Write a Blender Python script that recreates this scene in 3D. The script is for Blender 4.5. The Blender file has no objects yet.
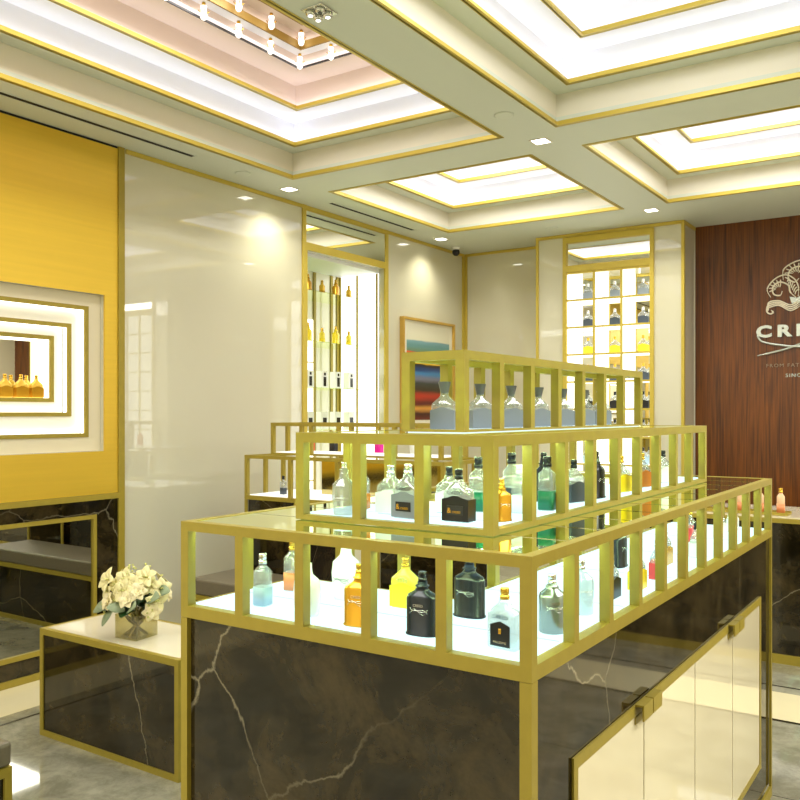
import bpy, bmesh, math, random
from mathutils import Vector, Matrix
random.seed(7)
SC = bpy.context.scene
COL = SC.collection
PI = math.pi

# ---------------------------------------------------------------- camera, world, exposure
FPX = 855.0
cam = bpy.data.cameras.new('camera'); cam_o = bpy.data.objects.new('camera', cam); COL.objects.link(cam_o)
cam.sensor_width = 36.0; cam.lens = 36.0 * FPX / 800.0
cam.shift_y = 13.0 / 800.0
cam.clip_start = 0.02
YAW = math.atan(573.0 / 855.0)
cam_o.location = (0, 0, 1.5)
cam_o.rotation_euler = (PI / 2, 0, YAW)
SC.camera = cam_o
w = bpy.data.worlds.new('world'); SC.world = w; w.use_nodes = True
w.node_tree.nodes['Background'].inputs[0].default_value = (1.0, 0.97, 0.88, 1)
w.node_tree.nodes['Background'].inputs[1].default_value = 0.3
SC.view_settings.view_transform = 'Standard'
SC.view_settings.look = 'None'
SC.view_settings.gamma = 1.0
SC.view_settings.use_curve_mapping = False
SC.view_settings.exposure = 0.42
SC.cycles.transparent_max_bounces = 32
ROOM_W = 44.0       # base power of the added room fill lights
COVE_E = 3.4
SPOT_W = 19.0

def area(name, loc, sx, sy, power, col=(1, .985, .95), rot=(0, 0, 0)):
    l = bpy.data.lights.new(name, 'AREA'); l.shape = 'RECTANGLE'; l.size = sx; l.size_y = sy
    l.energy = power; l.color = col
    o = bpy.data.objects.new(name, l); COL.objects.link(o); o.location = loc; o.rotation_euler = rot
    return o
CEIL = 3.14
# area lights added as room fill, inside the coffers and out of view
area('room_fill', (-3.15, 2.6, 3.97), .42, 2.4, ROOM_W * .7)
area('room_fill', (-1.16, 2.6, 3.60), .9, 2.6, ROOM_W * .7)
area('room_fill', (-3.15, 5.83, 3.60), .9, 1.0, ROOM_W * .42)
area('room_fill', (-1.16, 5.83, 3.60), .9, 1.0, ROOM_W * .42)
area('room_fill', (1.6, 2.6, 3.10), 1.4, 2.6, ROOM_W * 2.2)
area('room_fill', (1.6, 5.9, 3.10), 1.4, 1.2, ROOM_W * 1.3)
area('room_fill', (-2.2, -1.2, 3.10), 3.2, 1.2, ROOM_W * 2.3)

# ---------------------------------------------------------------- materials
MATS = {}
def nmat(name):
    m = bpy.data.materials.new(name); m.use_nodes = True
    return m, m.node_tree, m.node_tree.nodes['Principled BSDF']
def srgb(r, g, b):
    f = lambda v: (v / 255 / 12.92) if v / 255 <= .04045 else ((v / 255 + .055) / 1.055) ** 2.4
    return (f(r), f(g), f(b), 1)
def mat(name, col, rough=.5, metal=0, coat=0, noise=0, nscale=8, emit=0, emcol=None, spec=.5, bump=0, stretch=None):
    if name in MATS: return MATS[name]
    m, nt, p = nmat(name)
    p.inputs['Base Color'].default_value = col
    p.inputs['Roughness'].default_value = rough
    p.inputs['Metallic'].default_value = metal
    p.inputs['Coat Weight'].default_value = coat
    p.inputs['Coat Roughness'].default_value = .03
    p.inputs['Specular IOR Level'].default_value = spec
    if emit:
        p.inputs['Emission Color'].default_value = emcol or col
        p.inputs['Emission Strength'].default_value = emit
    if noise or bump:
        tc = nt.nodes.new('ShaderNodeTexCoord'); mp = nt.nodes.new('ShaderNodeMapping')
        if stretch: mp.inputs['Scale'].default_value = stretch
        n = nt.nodes.new('ShaderNodeTexNoise'); n.inputs['Scale'].default_value = nscale
        n.inputs['Detail'].default_value = 5
        nt.links.new(tc.outputs['Object'], mp.inputs[0]); nt.links.new(mp.outputs[0], n.inputs['Vector'])
        if noise:
            r = nt.nodes.new('ShaderNodeValToRGB')
            a = [max(0, c * (1 - noise)) for c in col[:3]] + [1]; b = [min(1, c * (1 + noise)) for c in col[:3]] + [1]
            r.color_ramp.elements[0].color = a; r.color_ramp.elements[1].color = b
            r.color_ramp.elements[0].position = .3; r.color_ramp.elements[1].position = .7
            nt.links.new(n.outputs['Fac'], r.inputs[0]); nt.links.new(r.outputs[0], p.inputs['Base Color'])
        if bump:
            bm_ = nt.nodes.new('ShaderNodeBump'); bm_.inputs['Strength'].default_value = bump
            bm_.inputs['Distance'].default_value = .002
            nt.links.new(n.outputs['Fac'], bm_.inputs['Height']); nt.links.new(bm_.outputs[0], p.inputs['Normal'])
    MATS[name] = m
    return m
def emis(name, col, s):
    if name in MATS: return MATS[name]
    m = bpy.data.materials.new(name); m.use_nodes = True; nt = m.node_tree
    nt.nodes.clear()
    e = nt.nodes.new('ShaderNodeEmission'); o = nt.nodes.new('ShaderNodeOutputMaterial')
    e.inputs[0].default_value = col; e.inputs[1].default_value = s
    nt.links.new(e.outputs[0], o.inputs[0]); MATS[name] = m
    return m
def thin_glass(name, tint=(1, 1, 1, 1), gloss=1.0, diff=0.0, dcol=(1, 1, 1, 1), rough=0.01, gcol=(1, 1, 1, 1)):
    """clear sheet or vessel: see-through body with a Fresnel reflection and a little milky body"""
    if name in MATS: return MATS[name]
    m = bpy.data.materials.new(name); m.use_nodes = True; nt = m.node_tree; nt.nodes.clear()
    o = nt.nodes.new('ShaderNodeOutputMaterial')
    t = nt.nodes.new('ShaderNodeBsdfTransparent'); t.inputs[0].default_value = tint
    g = nt.nodes.new('ShaderNodeBsdfGlossy'); g.inputs['Roughness'].default_value = rough; g.inputs[0].default_value = gcol
    fr = nt.nodes.new('ShaderNodeFresnel'); fr.inputs[0].default_value = 1.5
    mu = nt.nodes.new('ShaderNodeMath'); mu.operation = 'MULTIPLY'; mu.inputs[1].default_value = gloss; mu.use_clamp = True
    ge = nt.nodes.new('ShaderNodeNewGeometry'); sb = nt.nodes.new('ShaderNodeMath'); sb.operation = 'SUBTRACT'; sb.inputs[0].default_value = 1.0
    nt.links.new(ge.outputs['Backfacing'], sb.inputs[1])
    mb_ = nt.nodes.new('ShaderNodeMath'); mb_.operation = 'MULTIPLY'
    nt.links.new(fr.outputs[0], mb_.inputs[0]); nt.links.new(sb.outputs[0], mb_.inputs[1]); nt.links.new(mb_.outputs[0], mu.inputs[0])
    src = t.outputs[0]
    if diff:
        d = nt.nodes.new('ShaderNodeBsdfDiffuse'); d.inputs[0].default_value = dcol
        mx = nt.nodes.new('ShaderNodeMixShader'); mx.inputs[0].default_value = diff
        nt.links.new(t.outputs[0], mx.inputs[1]); nt.links.new(d.outputs[0], mx.inputs[2]); src = mx.outputs[0]
    m2 = nt.nodes.new('ShaderNodeMixShader')
    nt.links.new(mu.outputs[0], m2.inputs[0]); nt.links.new(src, m2.inputs[1]); nt.links.new(g.outputs[0], m2.inputs[2])
    nt.links.new(m2.outputs[0], o.inputs[0]); MATS[name] = m
    return m
def marble(name, dark, light, vein, scale=2.2, rough=.06, vein_amt=1.0, coat=.3):
    m, nt, p = nmat(name)
    tc = nt.nodes.new('ShaderNodeTexCoord')
    n = nt.nodes.new('ShaderNodeTexNoise'); n.inputs['Scale'].default_value = scale * 3.6; n.inputs['Detail'].default_value = 8
    n.inputs['Roughness'].default_value = .72; n.inputs['Distortion'].default_value = .4
    nt.links.new(tc.outputs['Object'], n.inputs['Vector'])
    r = nt.nodes.new('ShaderNodeValToRGB'); r.color_ramp.elements[0].color = dark; r.color_ramp.elements[1].color = light
    r.color_ramp.elements[0].position = .40; r.color_ramp.elements[1].position = .66
    nt.links.new(n.outputs['Fac'], r.inputs[0])
    # thin wandering veins: the edge between two distorted cells
    ad = nt.nodes.new('ShaderNodeVectorMath'); ad.operation = 'MULTIPLY_ADD'
    ad.inputs[1].default_value = (.28, .28, .28)
    n3 = nt.nodes.new('ShaderNodeTexNoise'); n3.inputs['Scale'].default_value = 1.7; n3.inputs['Detail'].default_value = 4; n3.inputs['Roughness'].default_value = .45
    nt.links.new(tc.outputs['Object'], n3.inputs['Vector'])
    a2 = nt.nodes.new('ShaderNodeVectorMath'); a2.operation = 'MULTIPLY_ADD'; a2.inputs[1].default_value = (.06, .06, .06)
    nt.links.new(n3.outputs['Color'], ad.inputs[0]); nt.links.new(tc.outputs['Object'], ad.inputs[2])
    nt.links.new(n.outputs['Color'], a2.inputs[0]); nt.links.new(ad.outputs[0], a2.inputs[2])
    v = nt.nodes.new('ShaderNodeTexVoronoi'); v.feature = 'DISTANCE_TO_EDGE'; v.inputs['Scale'].default_value = scale * .62
    nt.links.new(a2.outputs[0], v.inputs['Vector'])
    r2 = nt.nodes.new('ShaderNodeValToRGB'); r2.color_ramp.elements[0].color = (1, 1, 1, 1); r2.color_ramp.elements[1].color = (0, 0, 0, 1)
    r2.color_ramp.elements[0].position = .0; r2.color_ramp.elements[1].position = .0022
    nt.links.new(v.outputs['Distance'], r2.inputs[0])
    n2 = nt.nodes.new('ShaderNodeTexNoise'); n2.inputs['Scale'].default_value = scale * .8
    nt.links.new(tc.outputs['Object'], n2.inputs['Vector'])
    r3 = nt.nodes.new('ShaderNodeValToRGB'); r3.color_ramp.elements[0].position = .44; r3.color_ramp.elements[1].position = .56
    nt.links.new(n2.outputs['Fac'], r3.inputs[0])
    mu = nt.nodes.new('ShaderNodeMath'); mu.operation = 'MULTIPLY'
    nt.links.new(r2.outputs[0], mu.inputs[0]); nt.links.new(r3.outputs[0], mu.inputs[1])
    mu2 = nt.nodes.new('ShaderNodeMath'); mu2.operation = 'MULTIPLY'; mu2.inputs[1].default_value = vein_amt
    nt.links.new(mu.outputs[0], mu2.inputs[0])
    mx = nt.nodes.new('ShaderNodeMixRGB'); mx.inputs[2].default_value = vein
    nt.links.new(mu2.outputs[0], mx.inputs[0]); nt.links.new(r.outputs[0], mx.inputs[1])
    nt.links.new(mx.outputs[0], p.inputs['Base Color'])
    p.inputs['Roughness'].default_value = rough; p.inputs['Coat Weight'].default_value = coat; p.inputs['Coat Roughness'].default_value = .02
    MATS[name] = m
    return m

GOLD = mat('satin_gold', srgb(160, 141, 48), .42, .1, noise=.05, nscale=30)
GOLD_T = mat('trim_gold', srgb(205, 182, 76), .38, .25)
GOLD_W = mat('brushed_gold', srgb(234, 196, 68), .33, .5, noise=.03, nscale=3, bump=.05, stretch=(1, .4, 14))
GOLDD = mat('dark_gold', srgb(150, 118, 50), .4, .3)
GOLD_P = mat('polished_gold', srgb(225, 180, 70), .15, .9)
MARB = marble('dark_marble', srgb(20, 16, 6), srgb(66, 55, 32), srgb(165, 155, 125), 1.6, .05, .6, .05)
FLOOR_G = marble('grey_marble', srgb(132, 128, 108), srgb(172, 168, 146), srgb(190, 186, 165), 1.6, .05, .3, .5)
FLOOR_C = mat('cream_stone', srgb(232, 220, 178), .07, 0, .4, noise=.04, nscale=3)
FLOOR_L = mat('dark_stone_line', srgb(52, 45, 30), .1, 0, .3)
CREAM = mat('cream_lacquer', srgb(212, 208, 184), .3, 0, 1.0, noise=.015, nscale=2)
CREAM.node_tree.nodes['Principled BSDF'].inputs['Coat IOR'].default_value = 1.85
CREAM.node_tree.nodes['Principled BSDF'].inputs['Coat Roughness'].default_value = .01
CREAM_M = mat('cream_panel', srgb(226, 216, 186), .35)
CEILP = mat('ceiling_paint', srgb(212, 219, 210), .55)
CEILW = mat('coffer_paint', srgb(228, 223, 208), .5)
COFW = mat('coffer_white', srgb(240, 242, 252), .5)
ROSEP = mat('rose_paint', srgb(226, 208, 198), .5)
DOORC = mat('door_lacquer', srgb(246, 234, 196), .04, 0, .7)
WHITE_TOP = mat('cream_stone_top', srgb(238, 228, 200), .05, 0, .5)
MIRROR = mat('mirror', (.86, .87, .8, 1), .01, 1)
BLACK = mat('black_plastic', srgb(14, 14, 16), .25)
BLACKM = mat('matt_black', srgb(8, 8, 8), .7)
LEATHER = mat('grey_leather', srgb(112, 103, 84), .42, noise=.06, nscale=40, bump=.2)
DECK = emis('light_deck', (.58, .86, .84, 1), 1.35)
GLOW = emis('white_glow', (1, .97, .84, 1), 3.0)
GLOWW = emis('niche_glow', (1, .99, .86, 1), 1.8)
LED = emis('cove_led', (.96, .95, 1.0, 1), COVE_E)
LED2 = emis('soft_led', (1, .93, .9, 1), 1.2)
LAMP = emis('lamp_face', (1, .96, .85, 1), 6)
GLASS = thin_glass('sheet_glass', (.84, .92, .66, 1), 4.0, gcol=(.95, 1, .74, 1))
GLASSV = thin_glass('vase_glass', (.86, .84, .68, 1), 1.3, .06, (.8, .75, .5, 1))
CRYS = thin_glass('clear_crystal', (.72, .77, .78, 1), 1.9, .2, (.95, .97, .98, 1))
CHROME = mat('chrome', (.75, .75, .72, 1), .12, 1)
SILV = mat('silver_body', srgb(150, 160, 158), .22, .7)

def wood():
    m, nt, p = nmat('walnut_veneer')
    tc = nt.nodes.new('ShaderNodeTexCoord'); mp = nt.nodes.new('ShaderNodeMapping'); mp.inputs['Scale'].default_value = (1.0, 1, .16)
    nt.links.new(tc.outputs['Object'], mp.inputs[0])
    n = nt.nodes.new('ShaderNodeTexNoise'); n.inputs['Scale'].default_value = 4.5; n.inputs['Detail'].default_value = 3; n.inputs['Distortion'].default_value = 1.0
    nt.links.new(mp.outputs[0], n.inputs['Vector'])
    wv = nt.nodes.new('ShaderNodeMath'); wv.operation = 'MULTIPLY'; wv.inputs[1].default_value = 26
    nt.links.new(n.outputs['Fac'], wv.inputs[0])
    si = nt.nodes.new('ShaderNodeMath'); si.operation = 'SINE'; nt.links.new(wv.outputs[0], si.inputs[0])
    mp2 = nt.nodes.new('ShaderNodeMapping'); mp2.inputs['Scale'].default_value = (60, 60, 1.6); nt.links.new(tc.outputs['Object'], mp2.inputs[0])
    n2 = nt.nodes.new('ShaderNodeTexNoise'); n2.inputs['Scale'].default_value = 1.5; n2.inputs['Detail'].default_value = 4
    nt.links.new(mp2.outputs[0], n2.inputs['Vector'])
    a = nt.nodes.new('ShaderNodeMath'); a.operation = 'MULTIPLY_ADD'; a.inputs[1].default_value = .06
    nt.links.new(si.outputs[0], a.inputs[0]); nt.links.new(n2.outputs['Fac'], a.inputs[2])
    r = nt.nodes.new('ShaderNodeValToRGB'); r.color_ramp.elements[0].color = srgb(64, 29, 4); r.color_ramp.elements[1].color = srgb(124, 68, 16)
    r.color_ramp.elements[0].position = .25; r.color_ramp.elements[1].position = .75
    nt.links.new(a.outputs[0], r.inputs[0]); nt.links.new(r.outputs[0], p.inputs['Base Color'])
    p.inputs['Roughness'].default_value = .3
    MATS['walnut'] = m
    return m
WALNUT = wood()

# ---------------------------------------------------------------- mesh helpers
class MB:
    """collects shapes and links them as ONE mesh object"""
    def __init__(s): s.bm = bmesh.new(); s.mats = []
    def mi(s, m):
        if m not in s.mats: s.mats.append(m)
        return s.mats.index(m)
    def box(s, x0, x1, y0, y1, z0, z1, m, bev=0):
        r = bmesh.ops.create_cube(s.bm, size=1)
        vs = r['verts']
        for v in vs:
            v.co = Vector(((x0 + x1) / 2 + v.co.x * (x1 - x0), (y0 + y1) / 2 + v.co.y * (y1 - y0), (z0 + z1) / 2 + v.co.z * (z1 - z0)))
        fs = list({f for v in vs for f in v.link_faces})
        k = s.mi(m)
        for f in fs: f.material_index = k
        if bev:
            es = list({e for v in vs for e in v.link_edges})
            r = bmesh.ops.bevel(s.bm, geom=es, offset=bev, segments=2, affect='EDGES', profile=.5)
            for f in r['faces']: f.material_index = k
        return s
    def poly(s, pts, m, flip=False):
        vs = [s.bm.verts.new(p) for p in pts]
        if flip: vs.reverse()
        f = s.bm.faces.new(vs); f.material_index = s.mi(m); return f
    def prism(s, pts, vec, m):
        """closed outline pts extruded by vec"""
        v = Vector(vec); a = [s.bm.verts.new(p) for p in pts]; b = [s.bm.verts.new(Vector(p) + v) for p in pts]
        k = s.mi(m); n = len(pts)
        fs = [s.bm.faces.new(a), s.bm.faces.new(b[::-1])]
        for i in range(n): fs.append(s.bm.faces.new((a[i], b[i], b[(i + 1) % n], a[(i + 1) % n])))
        for f in fs: f.material_index = k
        bmesh.ops.recalc_face_normals(s.bm, faces=fs)
        return s
    def loft(s, rings, m, n=20, ex=2.0, cap=True, smooth=True):
        """rings: (z, half width, half depth[, exponent]); superellipse sections"""
        k = s.mi(m); prev = None; fs = []
        for r in rings:
            e = r[3] if len(r) > 3 else ex
            row = []
            for i in range(n):
                t = 2 * PI * (i + .5) / n; c, q = math.cos(t), math.sin(t)
                row.append(s.bm.verts.new((r[1] * math.copysign(abs(c) ** (2 / e), c), r[2] * math.copysign(abs(q) ** (2 / e), q), r[0])))
            if prev:
                for i in range(n): fs.append(s.bm.faces.new((prev[i], prev[(i + 1) % n], row[(i + 1) % n], row[i])))
            elif cap: fs.append(s.bm.faces.new(row[::-1]))
            prev = row
        if cap: fs.append(s.bm.faces.new(prev))
        for f in fs: f.material_index = k; f.smooth = smooth and len(f.verts) == 4
        return s
    def tube(s, pts, rad, m, n=6, taper=None):
        k = s.mi(m); prev = None; pts = [Vector(p) for p in pts]
        for i, p in enumerate(pts):
            d = (pts[min(i + 1, len(pts) - 1)] - pts[max(i - 1, 0)]).normalized()
            u = d.cross(Vector((0, 0, 1)));
            if u.length < .05: u = d.cross(Vector((0, 1, 0)))
            u.normalize(); v = d.cross(u)
            rr = taper[i] if taper else rad
            row = [s.bm.verts.new(p + u * rr * math.cos(2 * PI * j / n) + v * rr * math.sin(2 * PI * j / n)) for j in range(n)]
            if prev:
                for j in range(n):
                    f = s.bm.faces.new((prev[j], prev[(j + 1) % n], row[(j + 1) % n], row[j])); f.material_index = k; f.smooth = True
            else: s.bm.faces.new(row[::-1]).material_index = k
            prev = row
        s.bm.faces.new(prev).material_index = k
        return s
    def data(s, name):
        me = bpy.data.meshes.new(name); s.bm.normal_update(); s.bm.to_mesh(me); s.bm.free()
        for m in s.mats: me.materials.append(m)
        return me
    def build(s, name, parent=None, loc=(0, 0, 0)):
        o = bpy.data.objects.new(name, s.data(name)); COL.objects.link(o); o.location = loc
        if parent: o.parent = parent
        return o
def tag(o, label=None, cat=None, group=None, kind=None):
    if label: o['label'] = label
    if cat: o['category'] = cat
    if group: o['group'] = group
    if kind: o['kind'] = kind
    return o
def thing(name, label, cat, loc=(0, 0, 0), rz=0, group=None):
    o = bpy.data.objects.new(name, None); COL.objects.link(o); o.empty_display_size = .05
    o.location = loc; o.rotation_euler = (0, 0, rz)
    return tag(o, label, cat, group)
def struct(mb, name): return tag(mb.build(name), kind='structure')
def copy_tree(o, parent=None):
    c = o.copy(); COL.objects.link(c); c.parent = parent
    for ch in [x for x in bpy.data.objects if x.parent == o]: copy_tree(ch, c)
    return c
def text_mesh(name, body, size, m, depth=.0006, parent=None, loc=(0, 0, 0), rot=(PI / 2, 0, 0), spacing=1.0, sx=1.0, align='CENTER', bold=0):
    cu = bpy.data.curves.new(name, 'FONT'); cu.body = body; cu.size = size; cu.extrude = depth; cu.align_x = align
    cu.space_character = spacing; cu.resolution_u = 3; cu.offset = bold
    t = bpy.data.objects.new(name + '_c', cu); COL.objects.link(t)
    dg = bpy.context.evaluated_depsgraph_get(); me = bpy.data.meshes.new_from_object(t.evaluated_get(dg))
    bpy.data.objects.remove(t); me.name = name; me.materials.clear(); me.materials.append(m)
    o = bpy.data.objects.new(name, me); COL.objects.link(o); o.location = loc; o.rotation_euler = rot; o.scale = (sx, 1, 1)
    if parent: o.parent = parent
    return o

# ================================================================ SETTING
WX = -4.38      # left wall face
EY = 7.73       # end wall face
RX, BY = 3.2, -2.6
# floor: fields, cream border band, dark inlay lines
fl = MB()
T = -.06
def slab(x0, x1, y0, y1, m): fl.box(x0, x1, y0, y1, T, 0, m)
slab(WX, WX + .40, BY, EY, FLOOR_C)
slab(WX + .40, WX + .495, BY, EY, FLOOR_G)
slab(WX + .495, WX + .515, BY, EY, FLOOR_L)
slab(WX + .515, RX, BY, 4.48, FLOOR_G)
slab(WX + .515, RX, 4.48, 4.51, FLOOR_L)
slab(WX + .515, RX, 4.51, 4.95, FLOOR_C)
slab(WX + .515, RX, 4.95, 5.05, FLOOR_G)
slab(WX + .515, RX, 5.05, 5.07, FLOOR_L)
slab(WX + .515, RX, 5.07, EY, FLOOR_G)
# joints of the grey field, thin inlays flush with the tiles
for y in (3.6,): fl.box(WX + .515, RX, y, y + .003, 0, .0004, FLOOR_L)
struct(fl, 'floor')

# ceiling with four stepped coffers
COFS = [(-3.96, -2.325, .70, 4.56), (-1.98, -.345, .70, 4.56), (-3.96, -2.335, 4.97, 6.70), (-1.98, -.345, 4.97, 6.70)]
ce = MB()
xs = [WX - .1, -3.96, -2.325, -1.98, -.345, RX]; ys = [BY, .70, 4.56, 4.97, 6.70, EY + .1]
for i in range(5):
    for j in range(5):
        if i in (1, 3) and j in (1, 3): continue
        ce.box(xs[i], xs[i + 1], ys[j], ys[j + 1], CEIL, CEIL + .05, CEILP)
ceil = struct(ce, 'ceiling')
def ringbox(mb, r, i0, i1, z0, z1, m):
    """square ring between insets i0<i1 of rectangle r"""
    x0, x1, y0, y1 = r
    if i1 <= i0: return
    mb.box(x0 + i0, x1 - i0, y0 + i0, y0 + i1, z0, z1, m); mb.box(x0 + i0, x1 - i0, y1 - i1, y1 - i0, z0, z1, m)
    mb.box(x0 + i0, x0 + i1, y0 + i1, y1 - i1, z0, z1, m); mb.box(x1 - i1, x1 - i0, y0 + i1, y1 - i1, z0, z1, m)
def coffer(r, big):
    c = MB()
    steps = [(0, 3.14, .115, 3.32), (.115, 3.32, .25, 3.50)]
    # step 1: cream riser then soffit; its outer wall sits behind the opening edge
    ringbox(c, r, -.05, 0, 3.19, 3.40, CEILW)
    ringbox(c, r, -.05, .115, 3.318, 3.335, CEILP)
    # step 2 riser set back a little to make a trough behind the lip
    ringbox(c, r, .035, .06, 3.335, 3.58, COFW)
    ringbox(c, r, .035, .25, 3.498, 3.515, COFW)
    if not big:
        ringbox(c, r, .17, .195, 3.515, 3.68, COFW)
        c.box(r[0] + .17, r[1] - .17, r[2] + .17, r[3] - .17, 3.66, 3.68, COFW)
    else:
        ringbox(c, r, .17, .195, 3.515, 3.70, ROSEP)
        ringbox(c, r, .17, .40, 3.685, 3.70, ROSEP)
        ringbox(c, r, .38, .40, 3.70, 3.78, ROSEP)
        ringbox(c, r, .38, .47, 3.765, 3.78, COFW)
        ringbox(c, r, .45, .47, 3.78, 3.88, ROSEP)
        ringbox(c, r, .45, .56, 3.865, 3.88, ROSEP)
        ringbox(c, r, .54, .56, 3.88, 4.00, CEILP)
        c.box(r[0] + .54, r[1] - .54, r[2] + .54, r[3] - .54, 3.98, 4.00, CEILW)
    o = c.build('coffer', ceil)
    g = MB()
    for i0, z in ((0, 3.14), (.115, 3.32), (.25, 3.50)):
        ringbox(g, r, i0 - .008, i0 + .006, z - .004, z + .026, GOLD_T)
        ringbox(g, r, i0 - .002, i0 + .022, z - .004, z, GOLD_T)
    if big:
        for i0, z, m in ((.40, 3.687, BLACK), (.47, 3.767, GOLDD), (.56, 3.867, GOLDD), (.62, 3.95, GOLDD)):
            h = .006 if m is BLACK else .045
            ringbox(g, r, i0 - .002, i0 + .01, z - .002, z + h, m)
    g.build('gold_edge', o)
    l = MB()
    ringbox(l, r, .062, .10, 3.336, 3.342, LED)
    ringbox(l, r, .197, .235, 3.516, 3.522, LED)
    if big: ringbox(l, r, .402, .425, 3.701, 3.706, LED2)
    l.build('cove_light', o)
    return o
coffer(COFS[0], True)
for r in COFS[1:]: coffer(r, False)

def ywall(mb, x0, x1, holes, y0, y1, z1, m):
    """wall slab from x0 to x1 thick running along Y with rectangular holes (ya, yb, za, zb) side by side"""
    cur = y0
    for ya in sorted({h[:2] for h in holes}):
        mb.box(x0, x1, cur, ya[0], 0, z1, m)
        zz = 0
        for h in sorted([h for h in holes if h[:2] == ya], key=lambda h: h[2]):
            if h[2] > zz: mb.box(x0, x1, ya[0], ya[1], zz, h[2], m)
            zz = h[3]
        if zz < z1: mb.box(x0, x1, ya[0], ya[1], zz, z1, m)
        cur = ya[1]
    mb.box(x0, x1, cur, y1, 0, z1, m)
GY0, GY1 = 1.35, 3.446              # gold section of the left wall
RY0, RY1, RZ0, RZ1 = 1.5, 3.305, 1.27, 2.215    # stepped lit recess
NY0, NY1 = 5.19, 6.29               # shelf niche
wl = MB()
ywall(wl, WX - .06, WX, [(RY0, RY1, RZ0, RZ1), (NY0, NY1, .5, 2.79)], BY, EY, CEIL + .04, CREAM)
struct(wl, 'wall_left')
we = MB(); we.box(WX - .06, -2.04, EY, EY + .08, 0, CEIL + .04, CREAM)
struct(we, 'wall_end')
wr = MB(); wr.box(RX, RX + .08, BY, EY + .08, 0, CEIL + .04, CREAM_M); struct(wr, 'wall_right')
wb = MB(); wb.box(WX - .06, RX + .08, BY - .08, BY, 0, CEIL + .04, CREAM_M); struct(wb, 'wall_back')
ww = MB(); ww.box(-2.038, RX, EY, EY + .08, 0, CEIL + .04, WALNUT)
struct(ww, 'wall_walnut')
# block the niches' backs
# gold wall strips
tr = MB()
def vstrip(y, wd=.03, z0=0, z1=CEIL): tr.box(WX - .001, WX + .014, y - wd / 2, y + wd / 2, z0, z1, GOLD_T)
vstrip(NY0 - .02, .04); vstrip(NY1 + .02, .04); vstrip(EY - .03, .03)
tr.box(WX, WX + .012, GY1 + .02, NY0 - .04, CEIL - .028, CEIL - .001, GOLD_T)
tr.box(WX, WX + .012, NY1 + .04, EY - .045, CEIL - .028, CEIL - .001, GOLD_T)
tr.box(WX, WX + .012, NY0, NY1, CEIL - .04, CEIL - .001, GOLD_T)
tr.box(WX, WX + .012, NY0, NY1, 2.79, 2.85, GOLD_T)
tr.box(WX, WX + .012, GY1 + .02, NY0 - .04, .001, .06, GOLD_T)
struct(tr, 'trim_1')
tr = MB()
tr.box(WX + .014, WX + .04, EY - .012, EY, 0, CEIL, GOLD_T)
tr.box(WX + .04, -3.40, EY - .012, EY, CEIL - .028, CEIL - .001, GOLD_T)
struct(tr, 'trim_2')

# ---- protruding end display wall with cube shelves, its right return is the pillar
PYF = 7.37
ed = MB()
DX0, DX1, DZ0, DZ1 = -3.095, -2.325, .54, 2.775
ed.box(-3.389, DX0 - .03, PYF, EY - .003, 0, CEIL - .002, CREAM)
ed.box(DX1 + .03, -2.045, PYF, EY - .003, 0, CEIL - .002, CREAM)
ed.box(DX0 - .03, DX1 + .03, PYF + .001, EY - .003, 0, DZ0, CREAM)
ed.box(DX0 - .03, DX1 + .03, PYF + .02, EY - .003, DZ1, CEIL - .002, CREAM)
ed.box(DX0 - .03, DX1 + .03, PYF + .20, EY - .003, DZ0, DZ1, CREAM)
struct(ed, 'wall_display_bay')
tr = MB()
F0, F1 = PYF - .012, PYF
for x in (-3.389, -2.058): tr.box(x, x + .014, F0, F1, 0, CEIL - .002, GOLD_T)
tr.box(-3.40, -3.389, F0, PYF + .35, 0, CEIL - .002, GOLD_T)
tr.box(-2.045, -2.033, F0, PYF + .02, 0, CEIL - .002, GOLD_T)
tr.box(-2.045, -2.033, PYF + .02, EY - .01, CEIL - .03, CEIL - .002, GOLD_T)
tr.box(-3.375, -2.06, F0, F1, CEIL - .03, CEIL - .002, GOLD_T)
struct(tr, 'trim_3')

cs = thing('cube_shelf', 'tall backlit gold grid shelf of square cells full of bottles set in the far wall', 'shelf', (0, 0, 0))
fr = MB()
for x in (-3.129, -2.325): fr.box(x, x + .034, F0 - .01, PYF + .19, DZ0 - .03, CEIL - .035, GOLD_T)
fr.box(-3.095, -2.325, F0 - .01, PYF + .02, 2.785, 2.845, GOLD_T)
fr.box(-3.095, -2.325, F0 - .01, PYF + .02, CEIL - .09, CEIL - .035, GOLD_T)
fr.box(-3.095, -2.325, F0 - .01, PYF + .19, DZ0 - .03, DZ0, GOLD_T)
fr.build('frame', cs)
mm = MB(); mm.box(-3.094, -2.326, PYF + .003, PYF + .010, 2.846, CEIL - .091, MIRROR); mm.build('transom_mirror', cs)
mm = MB(); mm.box(-3.094, -2.326, PYF + .19, PYF + .195, DZ0 + .002, 2.784, MIRROR); mm.build('back_mirror', cs)
COLX = [-3.095, -2.835, -2.582, -2.325]
rowz = [.54 + i * .2485 for i in range(10)]
gr = MB()
for x in COLX[1:3]: gr.box(x - .008, x + .008, F0, F1 + .01, DZ0, 2.784, GOLD_T)
for z in rowz[1:]: gr.box(-3.095, -2.325, F0 + .001, PYF + .012, z - .008, z + .008, GOLD_T)
gr.build('grid_bars', cs)
for z in rowz[1:9]:
    s_ = MB(); s_.box(-3.094, -2.326, PYF + .013, PYF + .188, z - .005, z + .005, GLOWW); s_.build('shelf_board', cs)
for x in COLX[0:3]:
    s_ = MB(); s_.box(x + .001 if x == COLX[0] else x - .004, x + .008 if x == COLX[0] else x + .004, PYF + .013, PYF + .188, DZ0 + .002, 2.784, GLOWW)
    s_.build('lit_divider', cs)
s_ = MB(); s_.box(-2.334, -2.327, PYF + .013, PYF + .188, DZ0 + .002, 2.784, GLOWW); s_.build('lit_divider', cs)

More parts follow.
